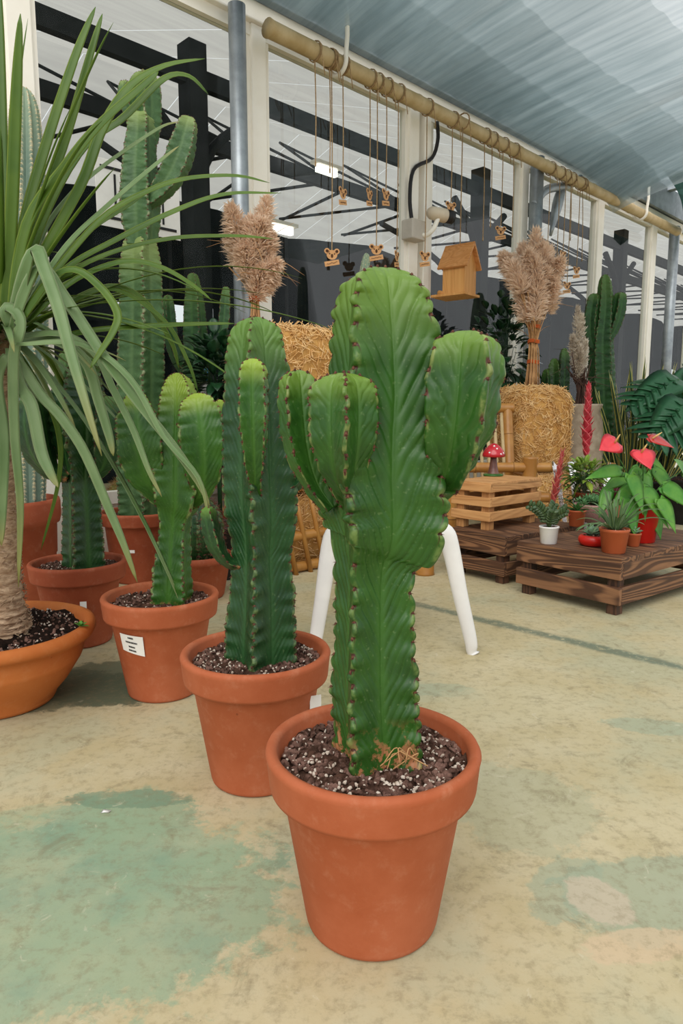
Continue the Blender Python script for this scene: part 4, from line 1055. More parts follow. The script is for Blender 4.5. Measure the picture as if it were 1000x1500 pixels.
P, R = pxtab([(203, 190, 7), (192, 165, 11), (186, 145, 12), (184, 125, 9), (184, 118, 5)], Y5)
euphorbia(P, R, M['euph_tall'], 'arm', t, 4, math.radians(20), .020, .45, .002, .8, 5, 8, dome=.5, seed=24, areole=.003)
mb = MB(); q = fl(205, 823, .10) ; q = np.array([b[0]+.01, b[1]-.172, .165]); mb.box(q, (.028, .001, .014)); mb.build('pot_sticker', M['tag_white'], t, False)

# ---- pale ribbed column in the big pot on the far left, and a dark one beside it
b = base_at(8, 882); Y6 = float(b[1])
t = empty('potted_cactus', b, 'pale spiny column cactus in the biggest cylindrical terracotta pot, far left', 'potted cactus')
mb = MB(); R_ = .225
mb.lathe([(0, 0), (R_*.86, 0), (R_*.88, .01), (R_*.93, .18), (R_*.93, .20), (R_*.95, .205), (R_*.97, .33), (R_*1.02, .335), (R_*1.05, .36), (R_*1.05, .42), (R_*1.03, .435), (R_*.97, .435), (R_*.94, .40), (R_*.9, .36), (0, .36)], 64, b); mb.build('pot', M['pot_dark'], t)
soil_disc(t, b+np.array([0, 0, .39]), R_*.94, 'soil', 6, 200)
P, R = pxtab([(42, 745, 22), (40, 640, 26), (40, 520, 27), (38, 400, 27), (37, 250, 25), (36, 170, 20), (35, 128, 10)], Y6)
euphorbia(P, R, M['col_cactus'], 'stem', t, 11, .2, .016, .72, .0003, .3, 3, 5, dome=.9, tooth=.02, wav=.02, seed=30, spine_mat=M['spine_pale'], areole=.003)

# ---- more tall branching cacti behind the second and third
b = base_at(290, 826); Y7 = float(b[1])
t = empty('potted_cactus', b, 'slender branching cactus standing behind the third cactus near the glass', 'potted cactus')
pot(t, b, .32, .285, .062, .62, 'pot_dark', seed=7, bits=60)
for k, tab in enumerate([[(287, 790, 16), (287, 600, 20), (287, 520, 18), (285, 450, 15), (283, 415, 10), (282, 400, 6)], [(287, 560, 8), (262, 530, 9), (250, 490, 10), (246, 450, 9), (246, 432, 5)], [(290, 560, 8), (312, 520, 9), (326, 480, 10), (330, 440, 9), (331, 420, 5)]]):
    P, R = pxtab(tab, Y7); euphorbia(P, R, M['euph_far'], 'stem' if k == 0 else 'arm', t, 4, .5+k, .022, .45, .0018, .8, 4, 7, dome=.6, seed=32+k, areole=.003)
mb = MB(); cq = at(302, 560, Y7-.06)
mb.tube(spline([at(298, 525, Y7-.05), at(300, 545, Y7-.06), cq], 6), .0025, 5); mb.tube(spline([at(302, 522, Y7-.05), at(304, 548, Y7-.06), cq], 6), .0025, 5); cd = mb.build('tag_cord', M['blue_cord'], t)
mb = MB(); mb.box(at(302, 578, Y7-.06), (.055, .002, .10), rotz(.3)); mb.build('plant_tag', M['tag_white'], t, False)

# ---- golden barrel and reddish barrel
def barrel(b, Rr, H, pz, potD, label, spm, body, seed, lowpot=True):
    t = empty('potted_cactus', b, label, 'potted cactus'); 
    mb = MB(); R0 = potD/2
    mb.lathe([(0, 0), (R0*.72, 0), (R0*.76, .01), (R0*.93, pz-.035), (R0, pz-.03), (R0, pz-.004), (R0-.006, pz), (R0-.016, pz-.004), (R0-.03, pz-.05), (0, pz-.05)], 56, b); mb.build('pot', M['pot_dark'], t)
    soil_disc(t, b+np.array([0, 0, pz-.02]), R0-.016, 'soil', seed, 150)
    base = b+np.array([0, 0, pz-.03]); zs = np.linspace(0, 1, 9); P = [base+np.array([0, 0, H*z]) for z in zs]; Rv = [Rr*math.sqrt(max(.03, 1-(2*z*.92-.78)**2)) for z in zs]
    o = euphorbia(P, Rv, body, 'stem', t, 17, 0, .02, .82, .0, .2, 2, 6, dome=.35, tooth=.02, wav=.0, seed=seed, spine=False)
    sb = MB(); rng = np.random.default_rng(seed)
    for k in range(17):
        a = k*2*PI/17
        for i in range(12):
            u = (i+.6)/12; z = H*u; r = np.interp(u, zs, Rv); p = base+np.array([r*math.sin(a), -r*math.cos(a), z]); out = np.array([math.sin(a), -math.cos(a), (u-.45)*1.2])
            for q in range(7):
                d = out+rng.normal(0, .7, 3); d /= np.linalg.norm(d); sb.tube([p, p+d*rng.uniform(.015, .035)], [.0012, .0003], 3, cap=False)
    sb.build('spines', spm, o, kind='stuff'); return t
g_ = fl(182, 815); barrel(np.array([at(182, 700, 3.65)[0], 3.65, 0]), .085, .19, .29, .27, 'golden barrel cactus in a terracotta pot behind the tall left cactus', M['spine_gold'], M['barrel'], 40)
b = base_at(280, 880); b[1] += .08; barrel(b, .125, .30, .19, .33, 'round cactus with red-brown spines in a low pot behind the third cactus', M['spine_red'], M['euph_d'], 41)

# ================================================================== PONYTAIL PALM IN THE BOWL
bw = base_at(-2, 1026); YB = float(bw[1])
t = empty('potted_palm', bw, 'ponytail palm with strap leaves in a wide terracotta bowl, left edge', 'potted palm')
mb = MB(); R_ = .262; H = .215
mb.lathe([(0, 0), (.13, 0), (.145, .004), (.15, .014), (.15, .02), (.185, .06), (.220, .115), (.2255, .128), (.2245, .131), (.2295, .142), (.2285, .145), (.2335, .158), (.2325, .161), (.236, .168), (.240, H-.038), (R_-.006, H-.036), (R_, H-.026), (R_+.001, H-.016), (R_-.004, H-.004), (R_-.014, H), (R_-.028, H-.004), (R_-.034, H-.018), (R_-.05, H-.06), (0, H-.08)], 80, bw); mb.build('bowl', M['pot_bowl'], t)
so = soil_disc(t, bw+np.array([0, 0, H-.022]), R_-.032, 'soil_dark', 9, 700, .012)
tr = [(-14, 945, 66), (-12, 920, 56), (-10, 895, 44), (-8, 850, 36), (-6, 780, 30), (-5, 700, 24), (-3, 620, 18), (0, 540, 15), (2, 490, 14), (3, 470, 12)]
P, R = pxtab(tr, YB)
mb = MB(); Pq = spline(P, 160); Rq = spline(np.stack([R, np.zeros(len(R)), np.zeros(len(R))], 1), 160)[:, 0]
Rq = Rq*(1+.05*np.sin(np.arange(160)*1.4)+.02*RNG.normal(size=160)); mb.tube(Pq, Rq, 28); tk = mb.build('trunk', M['palm_trunk'], t)
mb = MB()
for k in range(1600):
    i = RNG.integers(8, 150); a = RNG.random()*2*PI; p = Pq[i]+np.array([math.sin(a), -math.cos(a), 0])*Rq[i]; tg = np.array([math.cos(a), math.sin(a), 0])
    d = tg*RNG.choice([-1, 1])*.016+np.array([math.sin(a), -math.cos(a), 0])*.006+np.array([0, 0, RNG.normal(0, .006)])
    mb.tube([p, p+d*.6+np.array([math.sin(a), -math.cos(a), 0])*.001, p+d], [.0016, .0013, .0003], 3, cap=False)
mb.build('bark_fibres', M['fibre'], tk, kind='stuff')
mb = MB(); rosette(mb, at(118, 912, YB-.02)+np.array([0, 0, -.01]), 8, .022, .006, 3, (.2, 1.1), .2, .001); mb.build('seedling', M['leaf_fresh'], so)
# leaves measured on the photograph: ([(x, y)...], half width px, distance at start, distance at end, grey)
LV = [([(5, 480), (4, 300), (0, 90), (-4, -60)], 9, 0, .05, 0), ([(8, 480), (18, 300), (24, 150), (30, 20)], 9, -.03, -.1, 0), ([(10, 480), (38, 320), (72, 200), (112, 80), (140, 10)], 8, 0, .1, 0), ([(12, 480), (52, 330), (95, 210), (132, 82), (150, 20)], 7, .05, .15, 0),
 ([(12, 480), (60, 380), (120, 270), (150, 190), (190, 128), (240, 98), (300, 86)], 8, -.03, .05, 0), ([(14, 485), (60, 330), (120, 220), (180, 175), (238, 118), (275, 112), (305, 138)], 7, 0, .12, 0),
 ([(14, 480), (40, 330), (100, 240), (150, 180), (215, 122), (232, 105)], 8, -.06, -.05, 0), ([(16, 485), (80, 400), (150, 320), (218, 280), (275, 262), (345, 258), (395, 268)], 5, -.04, .08, 0),
 ([(16, 490), (90, 400), (170, 352), (260, 308), (330, 285), (412, 283)], 5, -.06, .03, 0), ([(16, 490), (90, 410), (160, 372), (250, 350), (340, 346), (402, 350)], 4.5, -.02, .08, 0),
 ([(18, 495), (90, 425), (140, 396), (190, 383), (238, 393), (282, 418), (310, 440)], 5, -.05, .0, 0), ([(16, 490), (70, 400), (130, 340), (190, 300), (240, 262)], 4, .05, .18, 0), ([(16, 490), (90, 370), (160, 300), (230, 240), (262, 214)], 4, -.1, -.1, 1),
 ([(14, 480), (60, 350), (100, 290), (150, 245), (230, 190), (262, 178)], 4, .02, .1, 1), ([(16, 490), (34, 410), (52, 366), (64, 392), (85, 450), (102, 512), (122, 580), (149, 668)], 9, -.1, -.30, 1),
 ([(16, 490), (40, 420), (62, 392), (90, 430), (125, 482), (160, 535), (210, 600), (258, 660), (292, 710), (308, 745)], 8, -.12, -.22, 1), ([(18, 490), (70, 415), (110, 396), (150, 425), (172, 460), (166, 486), (146, 518), (132, 540)], 6, -.12, -.2, 0),
 ([(18, 500), (80, 495), (140, 484), (220, 478), (290, 475), (345, 474)], 5, -.05, .05, 0), ([(14, 480), (8, 452), (24, 458), (30, 480), (20, 530), (22, 640), (30, 740), (27, 860)], 8, -.12, -.16, 1), ([(10, 520), (-4, 560), (6, 640), (4, 740), (2, 800)], 8, -.12, -.16, 1),
 ([(14, 510), (28, 565), (46, 595), (60, 660), (72, 690), (85, 714)], 9, -.1, -.2, 1), ([(18, 515), (58, 577), (88, 610), (122, 660), (156, 738), (180, 795), (201, 853)], 7.5, -.1, -.12, 1),
 ([(20, 495), (90, 490), (140, 520), (165, 570), (195, 630), (218, 690), (237, 728)], 5.5, -.08, -.15, 1), ([(20, 500), (80, 500), (125, 530), (145, 590), (160, 640), (166, 668)], 8, -.06, -.1, 1), ([(20, 505), (70, 590), (88, 650), (84, 715), (60, 806)], 4, -.02, .05, 0),
 ([(24, 505), (120, 505), (190, 555), (240, 640), (290, 700), (306, 760)], 4.5, -.15, -.25, 1), ([(22, 500), (90, 450), (160, 420), (210, 440), (250, 500), (262, 540)], 5, .02, .1, 0), ([(22, 495), (110, 440), (170, 425), (240, 470), (275, 530), (290, 575)], 4, .0, .1, 0)]
mbs = [MB(), MB()]
for pts, w, da, db, g in LV:
    n = 26; px = spline([(x, y, 0) for x, y in pts], n); Yv = YB+np.linspace(da, db, n); P3 = np.array([at(px[i, 0], px[i, 1], Yv[i]) for i in range(n)])
    kk = np.linspace(0, 1, n); wd = w*.00178*np.clip(np.minimum(kk*6+.6, 1), 0, 1)*np.sqrt(np.maximum(1-kk**3, .002)); 
    mbs[g].blade(P3, wd, (0.25, -.8, .55), .32, .0012)
rng = np.random.default_rng(21); crown = at(3, 488, YB)
for k in range(95):
    a = rng.uniform(0, 2*PI); e = rng.uniform(-.1, 1.5) if k % 4 else rng.uniform(-.7, .2); L = rng.uniform(.5, .95)*(1 if e > .1 else .7)
    d = np.array([math.cos(a)*math.cos(e), math.sin(a)*math.cos(e), math.sin(e)])
    if d[0] > .2 and d[1] < -.1 and e < .5: L *= .55
    n = 18; tt = np.linspace(0, 1, n); P3 = crown+np.array([0, 0, rng.uniform(-.03, .05)])+d*L*tt[:, None]+np.array([0, 0, -1])*(L*rng.uniform(.15, .75)*(1.1-max(0, math.sin(e))*.75))*(tt**2.2)[:, None]
    wd = rng.uniform(.008, .0135)*np.minimum(tt*6+.6, 1)*np.sqrt(np.maximum(1-tt**2.5, .002))
    mbs[0 if e > .1 else 1].blade(P3, wd, (0, -.2, 1), .3, .0012)
mbs[0].build('upright_leaves', M['palm_leaf'], t, kind='stuff', label='fresh green upright strap leaves'); mbs[1].build('drooping_leaves', M['palm_leaf_grey'], t, kind='stuff', label='grey-green drooping strap leaves')
# ================================================================== WHITE PLASTIC STOOL
fR, fL = fl(690, 958), fl(460, 962)
cS = np.array([(fR[0]+fL[0])/2, fR[1]+.17, 0]); t = empty('plastic_stool', cS, 'white plastic stool half hidden behind the front cactus', 'stool'); zt = .425
aR, aL = at(655, 776, fR[1]+.03), at(487, 790, fR[1]+.03)
mb = MB(); hx = (aR[0]-aL[0])/2-.005; n = 40; V = []; cxx = (aR[0]+aL[0])/2
for (sc_, z) in ((.0, zt), (.7, zt), (.93, zt), (.985, zt-.004), (1.0, zt-.014), (1.0, zt-.045), (.97, zt-.045), (.96, zt-.016), (0, zt-.014)):
    a = np.arange(n)*2*PI/n; r = (np.abs(np.cos(a))**4+np.abs(np.sin(a))**4)**(-.25); V.append(np.stack([cxx+hx*sc_*r*np.cos(a), cS[1]+.0+.17*sc_*r*np.sin(a), np.full(n, z)], 1))
mb.add(np.concatenate(V), [(i*n+j, i*n+(j+1) % n, (i+1)*n+(j+1) % n, (i+1)*n+j) for i in range(8) for j in range(n)]); mb.build('seat', M['plastic_white'], t)
for (foot, x0, y0) in ((fR, aR[0]-.02, cS[1]-.15), (fL, aL[0]+.02, cS[1]-.15), (np.array([at(578, 800, cS[1]+.17)[0], cS[1]+.17, 0]), at(570, 800, cS[1]+.13)[0], cS[1]+.13), (np.array([at(512, 800, cS[1]+.17)[0], cS[1]+.17, 0]), at(522, 800, cS[1]+.13)[0], cS[1]+.13)):
    sg = 1 if foot[0] > cxx else -1
    pts = spline([(x0-sg*.035, y0, zt-.022), (x0+sg*.008, y0-.002, zt-.026), (x0+sg*.030, y0-.004, zt-.075), (x0+sg*.030+(foot[0]-x0-sg*.03)*.45, (y0+foot[1])/2, zt*.47), (foot[0]-sg*.004, foot[1], .05), (foot[0], foot[1], .012), (foot[0]+sg*.004, foot[1], 0)], 28)
    mb = MB(); mb.tube(pts, np.interp(np.linspace(0, 1, 28), [0, .15, .3, .6, .9, .96, 1], [.030, .034, .030, .023, .016, .018, .024]), 14, flat=.62, ref=(0, 1, 0)); mb.build('leg', M['plastic_white'], t)

# ================================================================== CRATES
def crate(b, ux, lx, ly, H, label, mats, rows, foot=.03, legs=4, tw=.02, name='wooden_crate', topn=5):
    """b: front corner on its base, ux: yaw of the first side; slatted box with posts, boards and a boarded top"""
    a = np.array([math.cos(ux), math.sin(ux), 0]); v = np.array([-math.sin(ux), math.cos(ux), 0]); 
    t = empty(name, b+a*lx/2+v*ly/2, label, 'crate', 'wooden display crates'); ORG[t.name] = np.zeros(3); t.location = (0, 0, 0)
    # keep the board grain aligned: build in local axes, then turn the thing
    c = b+a*lx/2+v*ly/2; t.location = Vector([float(q) for q in c]); t.rotation_euler = (0, 0, ux)
    pw = .045
    for x in ([-lx/2+pw/2+tw, lx/2-pw/2-tw] if legs == 4 else [-lx/2+pw/2+tw, 0, lx/2-pw/2-tw]):
        for y in (-ly/2+pw/2+tw, ly/2-pw/2-tw):
            mb = MB(); mb.box((x, y, (H-.02)/2), (pw, pw, H-.02)); bevel(mb.build('post', M[mats[1]], t, False), .002)
    for (z0, z1) in rows:
        for y in (-ly/2+tw/2, ly/2-tw/2):
            mb = MB(); mb.box((0, y, (z0+z1)/2), (lx, tw, z1-z0)); bevel(mb.build('side_board', M[mats[0]], t, False), .003)
        for x in (-lx/2+tw/2, lx/2-tw/2):
            mb = MB(); mb.box((0, 0, 0), (ly-2*tw, tw, z1-z0)); o = mb.build('end_board', M[mats[0]], t, False); o.location = (x, 0, (z0+z1)/2); o.rotation_euler = (0, 0, PI/2); bevel(o, .003)
    w = (ly-.004)/topn
    for k in range(topn):
        mb = MB(); mb.box((0, -ly/2+w*(k+.5)+.002, H-.011), (lx, w-.003, .022)); bevel(mb.build('top_board', M[mats[0]], t, False), .002)
    return t
k1 = fl(905, 905); H1 = .232
# big dark crate on the right: first side runs from the left corner to the front corner
l1 = fl(754, 868); dd = (k1-l1)[:2]; ux1 = math.atan2(dd[1], dd[0]); L1_ = float(np.linalg.norm(dd))
A1_ = np.array([math.cos(ux1), math.sin(ux1), 0]); V1_ = np.array([-math.sin(ux1), math.cos(ux1), 0])
crate(l1, ux1, L1_, .86, H1, 'big dark stained crate on the right carrying the small flower pots', ('crate_dark', 'crate_dark2'), [(.045, .115), (.145, H1-.02)], legs=4)
k2 = fl(737, 858); l2 = fl(655, 838); dd = (k2-l2)[:2]; ux2 = math.atan2(dd[1], dd[0]); H2 = .225
crate(l2, ux2, float(np.linalg.norm(dd)), .62, H2, 'dark stained crate behind, under the pale slatted crate', ('crate_dark', 'crate_dark2'), [(.04, .105), (.135, H2-.02)])
k3 = fl(718, 780, H2+.001); rq = fl(801, 701, .455); lq = fl(657, 703, .455); k3 = np.array([k3[0], k3[1]+.03, H2])
uxr = math.atan2(rq[1]-k3[1], rq[0]-k3[0]); ux3 = math.radians(-48); 
lx3 = .235; ly3 = .44
a3 = np.array([math.cos(ux3), math.sin(ux3), 0])
crate(k3-a3*lx3, ux3, lx3, ly3, .232, 'pale pine slatted crate stacked on the dark crate, carrying the mushroom', ('crate_light', 'crate_light2'), [(.045, .09), (.115, .16), (.185, .225)], topn=4)
zt3 = H2+.232
# the mushroom
c = fl(722, 697, zt3); t = empty('mushroom_ornament', c, 'shiny red toadstool ornament with white spots standing on the pale crate', 'ornament')
mb = MB(); mb.lathe([(0, 0), (.050, 0), (.053, .004), (.050, .010), (.030, .013), (0, .013)], 28, c); mb.build('base', M['mush_base'], t)
mb = MB(); mb.lathe([(.032, .011), (.028, .02), (.021, .05), (.017, .085), (.016, .108), (0, .11)], 24, c); mb.build('stem', M['mush_stem'], t)
mb = MB(); capp = [(0, .108), (.03, .103), (.054, .100), (.060, .104), (.058, .118), (.048, .138), (.030, .158), (.014, .169), (0, .172)]; mb.lathe(capp, 32, c); cp = mb.build('cap', M['mush_red'], t)
mb = MB()
for a, z in ((-2.2, .125), (-1.4, .145), (-.7, .122), (-1.75, .158), (.4, .14), (2.4, .14), (-1.1, .118)):
    r = np.interp(z, [.104, .118, .138, .158, .169], [.060, .058, .048, .030, .014]); p = c+np.array([r*math.cos(a), r*math.sin(a), z]); mb.blob(p, (.006, .006, .0022), frame((math.cos(a), math.sin(a), .6)))
mb.build('white_spots', M['white_gloss'], cp)

# ================================================================== PLANTS ON THE BIG CRATE
def spot(px, py): return fl(px, py, H1)
def small_pot(t, c, D, H, mat, rim=.012, base=.75, soil=True, seed=0, lip=1.0):
    mb = MB(); R = D/2; mb.lathe([(0, 0), (R*base-.003, 0), (R*base, .003), (R*.94, H-rim-.002), (R*lip, H-rim), (R*lip, H-.002), (R*lip-.002, H), (R-.007, H-.002), (R-.010, H-.02), (0, H-.022)], 40, c); p = mb.build('pot', M[mat], t)
    if soil: soil_disc(t, c+np.array([0, 0, H-.012]), R-.008, 'soil', seed, 40, .003)
    return p
# white pot with mottled succulent and a twig
c = spot(803, 796); k = m_px(c); t = empty('potted_plant', c, 'small mottled plant in a white plastic pot on the big crate', 'potted plant', 'small pot plants on the big crate')
small_pot(t, c, 29*k, 26*k, 'plastic_white', .006, .8, seed=51)
mb = MB(); rng = random.Random(3)
for i in range(7):
    a = i*.9+.3; d = np.array([math.cos(a)*.55, math.sin(a)*.4, 1]); d /= np.linalg.norm(d); L = rng.uniform(.08, .135); o0 = c+np.array([0, 0, 22*k])
    st = spline([o0, o0+d*L*.6, o0+d*L+np.array([math.cos(a)*.03, 0, -.005])], 9)
    for j in range(2, 9):
        for q in (-1, 1):
            s_ = np.cross(st[j]-st[j-1], (0, 1, .2)); s_ /= np.linalg.norm(s_); dd = s_*q*.8+d*.45; p = st[j]; mb.blade([p, p+dd*.010, p+dd*.022, p+dd*.028], np.array([.004, .0085, .007, .001]), (0, -1, .4), .1, .004)
    mb.tube(st, .003, 5)
mb.build('foliage', M['zz'], t)
# orange-brown plastic pot with grassy leaves
c = spot(898, 809); k = m_px(c); t = empty('potted_plant', c, 'grassy spider-like plant in an orange-brown plastic pot at the crate front', 'potted plant', 'small pot plants on the big crate')
small_pot(t, c, 43*k, 36*k, 'plastic_pot', .012, .76, seed=52)
mb = MB(); o0 = c+np.array([0, 0, 33*k])
for i in range(44):
    a = rng.uniform(0, 2*PI); e = rng.uniform(.5, 1.5); L = rng.uniform(.12, .30); d = np.array([math.cos(a)*math.cos(e), math.sin(a)*math.cos(e), math.sin(e)]); tt = np.linspace(0, 1, 12)
    mb.blade(o0+np.array([math.cos(a), math.sin(a), 0])*.015+d*L*tt[:, None]+np.array([0, 0, -L*.45])*(tt**2.3)[:, None], .0045*np.minimum(1, tt*5+.6)*np.sqrt(np.maximum(1-tt**3, .004)), (0, -.3, 1), .3, .0012)
mb.build('foliage', M['leaf_grass'], t)
# low red bowl with pale rosettes
c = spot(868, 799); k = m_px(c); t = empty('potted_succulent', c, 'pale green succulent in a low rounded red bowl, left of the orange-brown pot', 'potted succulent', 'small pot plants on the big crate')
mb = MB(); R = 19*k; mb.lathe([(0, 0), (R*.7, 0), (R*.95, .006), (R*1.1, .020), (R*1.1, .034), (R*.95, .044), (R*.8, .046), (R*.75, .04), (0, .038)], 36, c); mb.build('bowl', M['red_plastic'], t); soil_disc(t, c+np.array([0, 0, .041]), R*.76, 'soil', 53, 20, .002)
mb = MB(); rosette(mb, c+np.array([-.01, 0, .045]), 20, .05, .010, 5, (.35, 1.3), .05, .006, .3); rosette(mb, c+np.array([.03, .01, .045]), 16, .04, .009, 6, (.3, 1.3), .05, .006, .3); mb.build('foliage', M['succ'], t)
# small terracotta pot with grey rosette
c = spot(927, 800)+np.array([.0, 0, 0]); k = m_px(c); t = empty('potted_succulent', c, 'grey-green rosette succulent in a tiny terracotta pot beside the red square pot', 'potted succulent', 'small pot plants on the big crate')
small_pot(t, c, 21*k, 20*k, 'plastic_pot', .008, .78, seed=54); mb = MB(); rosette(mb, c+np.array([0, 0, 19*k]), 22, .040, .009, 7, (.25, 1.35), .0, .006, .3); rosette(mb, c+np.array([-.03, .01, 22*k]), 14, .03, .008, 9, (.25, 1.35), .0, .006, .3); mb.build('foliage', M['succ'], t)
# red pot with anthurium
c = spot(944, 794)+np.array([-.012, .02, 0]); k = m_px(c); t = empty('potted_anthurium', c, 'flowering anthurium with glossy red spathes in a bright red pot', 'potted flower', 'small pot plants on the big crate')
small_pot(t, c, 52*k, 52*k, 'red_plastic', .008, .78, seed=55)
o0 = c+np.array([0, 0, 46*k]); YA = float(c[1])
st, lf = MB(), MB()
for (x, y, dy, tx, ty, w) in [(905, 690, -.05, 868, 692, 13), (945, 720, -.10, 972, 755, 15), (918, 735, -.10, 928, 770, 15), (945, 700, -.06, 945, 742, 11), (975, 715, -.08, 1008, 735, 17), (925, 715, -.06, 900, 735, 12), (940, 665, .02, 968, 680, 10), (955, 745, -.02, 965, 775, 14), (1000, 690, -.02, 990, 672, 12), (915, 700, .05, 890, 710, 13), (930, 745, .0, 915, 775, 12), (935, 690, .08, 920, 720, 14), (960, 690, .08, 985, 720, 14), (925, 700, -.12, 938, 735, 13), (968, 735, -.12, 985, 765, 13), (890, 720, -.04, 880, 745, 11)]:
    p = at(x, y, YA+dy); q = at(tx, ty, YA+dy-.03); L = np.linalg.norm(q-p)*1.45
    heart_leaf(lf, p, q-p, L, w*k*.92, (0.05, -.75, .65), .16, .22); st.tube(spline([o0, (o0+p)/2+np.array([0, 0, .03]), p], 8), .0028, 5)
sp_ = [(895, 651, 868, -.12, 656, 'spathe', 21), (942, 668, 948, -.14, 686, 'spathe', 20), (962, 645, 975, -.05, 655, 'spathe_dark', 16)]
for i, (x, y, tx, dy, ty, mt, w) in enumerate(sp_):
    p = at(x, y, YA+dy); mb = MB()
    d = np.array([(-.9, -.5, -.25), (.12, -.75, -.62), (.85, -.3, -.35)][i]); d /= np.linalg.norm(d)
    heart_leaf(mb, p-d*.025, d, .108, .052, [(0, -.85, .55), (0, -.9, .45), (.15, -.45, .9)][i], .05, .1, .002)
    so = mb.build('spathe', M[mt], t); st.tube(spline([o0, (o0+p)/2+np.array([0, 0, .02]), p-np.array([0, 0, .004])], 10), .0025, 5)
    mb = MB(); up_ = np.array([.25, -.5, .8]) if i < 2 else np.array([.8, -.2, .6]); up_ /= np.linalg.norm(up_); mb.tube([p-d*.02, p-d*.02+up_*.025, p-d*.02+up_*.045], [.004, .004, .0015], 8); mb.build('spadix', M['spadix'], so)
st.build('stems', M['leaf_mid'], t); lf.build('foliage', M['leaf_fresh'], t)
# brown pot with leafy succulent, pink wrapped pot, bromeliads, leafy plants behind
c = spot(847, 772)+np.array([0, .03, 0]); k = m_px(c); t = empty('potted_plant', c, 'dusty red flower spike in a small brown pot behind the white pot', 'potted flower', 'small pot plants on the big crate')
small_pot(t, c, 26*k, 24*k, 'plastic_pot', .008, .78, seed=56); mb = MB(); rosette(mb, c+np.array([0, 0, 22*k]), 16, .07, .010, 11, (.2, 1.2), .2, .003, .3); mb.build('foliage', M['leaf_mid'], t)
def spike(t, P0, P1, w, mat, n=13):
    mb = MB(); P0 = np.asarray(P0); P1 = np.asarray(P1); d = (P1-P0); L = np.linalg.norm(d); d = d/L; sd = np.cross(d, (0, 1, 0)); sd /= np.linalg.norm(sd); fd = np.cross(sd, d)
    for i in range(n*3):
        u = i/(n*3); a = i*2.39996; out = sd*math.cos(a)+fd*math.sin(a); env = (1-.72*u)*min(1, .45+u*2.2); tt = np.linspace(0, 1, 7)
        p = P0+d*L*u*.88; e = d*(.95+.3*u)+out*.75*env; bl = L*.17*(.65+.35*env)
        mb.blade(p+e*bl*tt[:, None]+out*bl*.10*(tt**2)[:, None], w*.95*(.35+.65*env)*np.array([.4, .8, 1, .85, .6, .3, .03]), out, -.35, .002)
    mb.tube([P0-d*.02, P1-d*.03], .003, 6); return mb.build('flower_spike', M[mat], t)
s0, s1 = at(808, 745, float(c[1])-.03), at(825, 655, float(c[1])-.03); mb = MB(); mb.tube(spline([c+np.array([0, 0, 20*k]), at(812, 760, float(c[1])-.03), s0], 8), .003, 6); mb.build('flower_stalk', M['brom2'], t)
spike(t, s0, s1, .017, 'brom2')
c = spot(872, 772)+np.array([.05, .16, 0]); k = m_px(c); t = empty('potted_succulent', c, 'trailing green succulent in a pink-wrapped pot in the middle of the crate', 'potted succulent', 'small pot plants on the big crate')
mb = MB(); R = 38*k/2*1.5; mb.lathe([(0, 0), (R*.5, 0), (R*.55, .004), (R*.8, .05), (R*1.0, .085), (R*1.02, .095), (R*.96, .096), (R*.9, .085), (0, .083)], 36, c); mb.build('pot', M['pink_wrap'], t); soil_disc(t, c+np.array([0, 0, .088]), R*.9, 'soil', 57, 20, .002)
mb = MB()
for i in range(13):
    a = i*2.4; r = R*.85*math.sqrt((i+.3)/13); rosette(mb, c+np.array([r*math.cos(a), r*math.sin(a), .09+.025*rng.random()]), 14, .042, .0075, 60+i, (.1, 1.3), .05, .004, .3)
mb.build('foliage', M['succ2'], t)
c = spot(862, 762)+np.array([.10, .34, 0]); k = m_px(c); t = empty('potted_plant', c, 'bright curly-leaved plant at the back of the big crate, below the tall red spike', 'potted plant', 'small pot plants on the big crate')
small_pot(t, c, .13, .11, 'plastic_pot', .01, .78, seed=58); mb, sb = MB(), MB(); bush(mb, c+np.array([-.02, -.02, .20]), (.10, .10, .10), 120, .075, .015, 71, -.5, .3, .3, sb); mb.build('foliage', M['leaf_yellow'], t); sb.build('stems', M['leaf_mid'], t)
c = spot(905, 772)+np.array([.04, .22, 0]); t = empty('potted_plant', c, 'burgundy leaved plant between the leafy plant and the anthurium', 'potted plant', 'small pot plants on the big crate')
small_pot(t, c, .11, .10, 'plastic_pot', .01, .78, seed=59); mb = MB(); rosette(mb, c+np.array([0, 0, .10]), 26, .14, .014, 73, (.4, 1.4), .25, .002, .3); mb.build('foliage', M['purple_leaf'], t)
# tall red bromeliad spike with its clear sleeve, standing on the floor behind the crate
Yq = 4.25; fp = at(860, 800, Yq); c = np.array([fp[0], Yq, 0]); t = empty('potted_bromeliad', c, 'bromeliad with one tall bright red feathered spike, in a clear sleeve behind the crate', 'potted flower')
small_pot(t, c, .16, .15, 'black_plastic', .012, .78, seed=60); mb = MB(); rosette(mb, c+np.array([0, 0, .14]), 22, .34, .022, 74, (.5, 1.35), .35, .002, .35); mb.build('foliage', M['leaf_fresh'], t)
s0, s1 = at(858, 670, Yq), at(862, 560, Yq); mb = MB(); mb.tube([c+np.array([0, 0, .14]), s0], .006, 6); mb.build('flower_stalk', M['brom'], t); spike(t, s0, s1, .034, 'brom', 15)
mb = MB(); V = []; n = 20
for z, r in ((.16, .085), (float(at(0, 690, Yq)[2])+.05, .14)):
    for j in range(n): V.append(c+np.array([r*math.cos(2*PI*j/n), r*math.sin(2*PI*j/n), z]))
mb.add(V, [(j, (j+1) % n, n+(j+1) % n, n+j) for j in range(n)]); mb.build('clear_sleeve', M['film'], t)
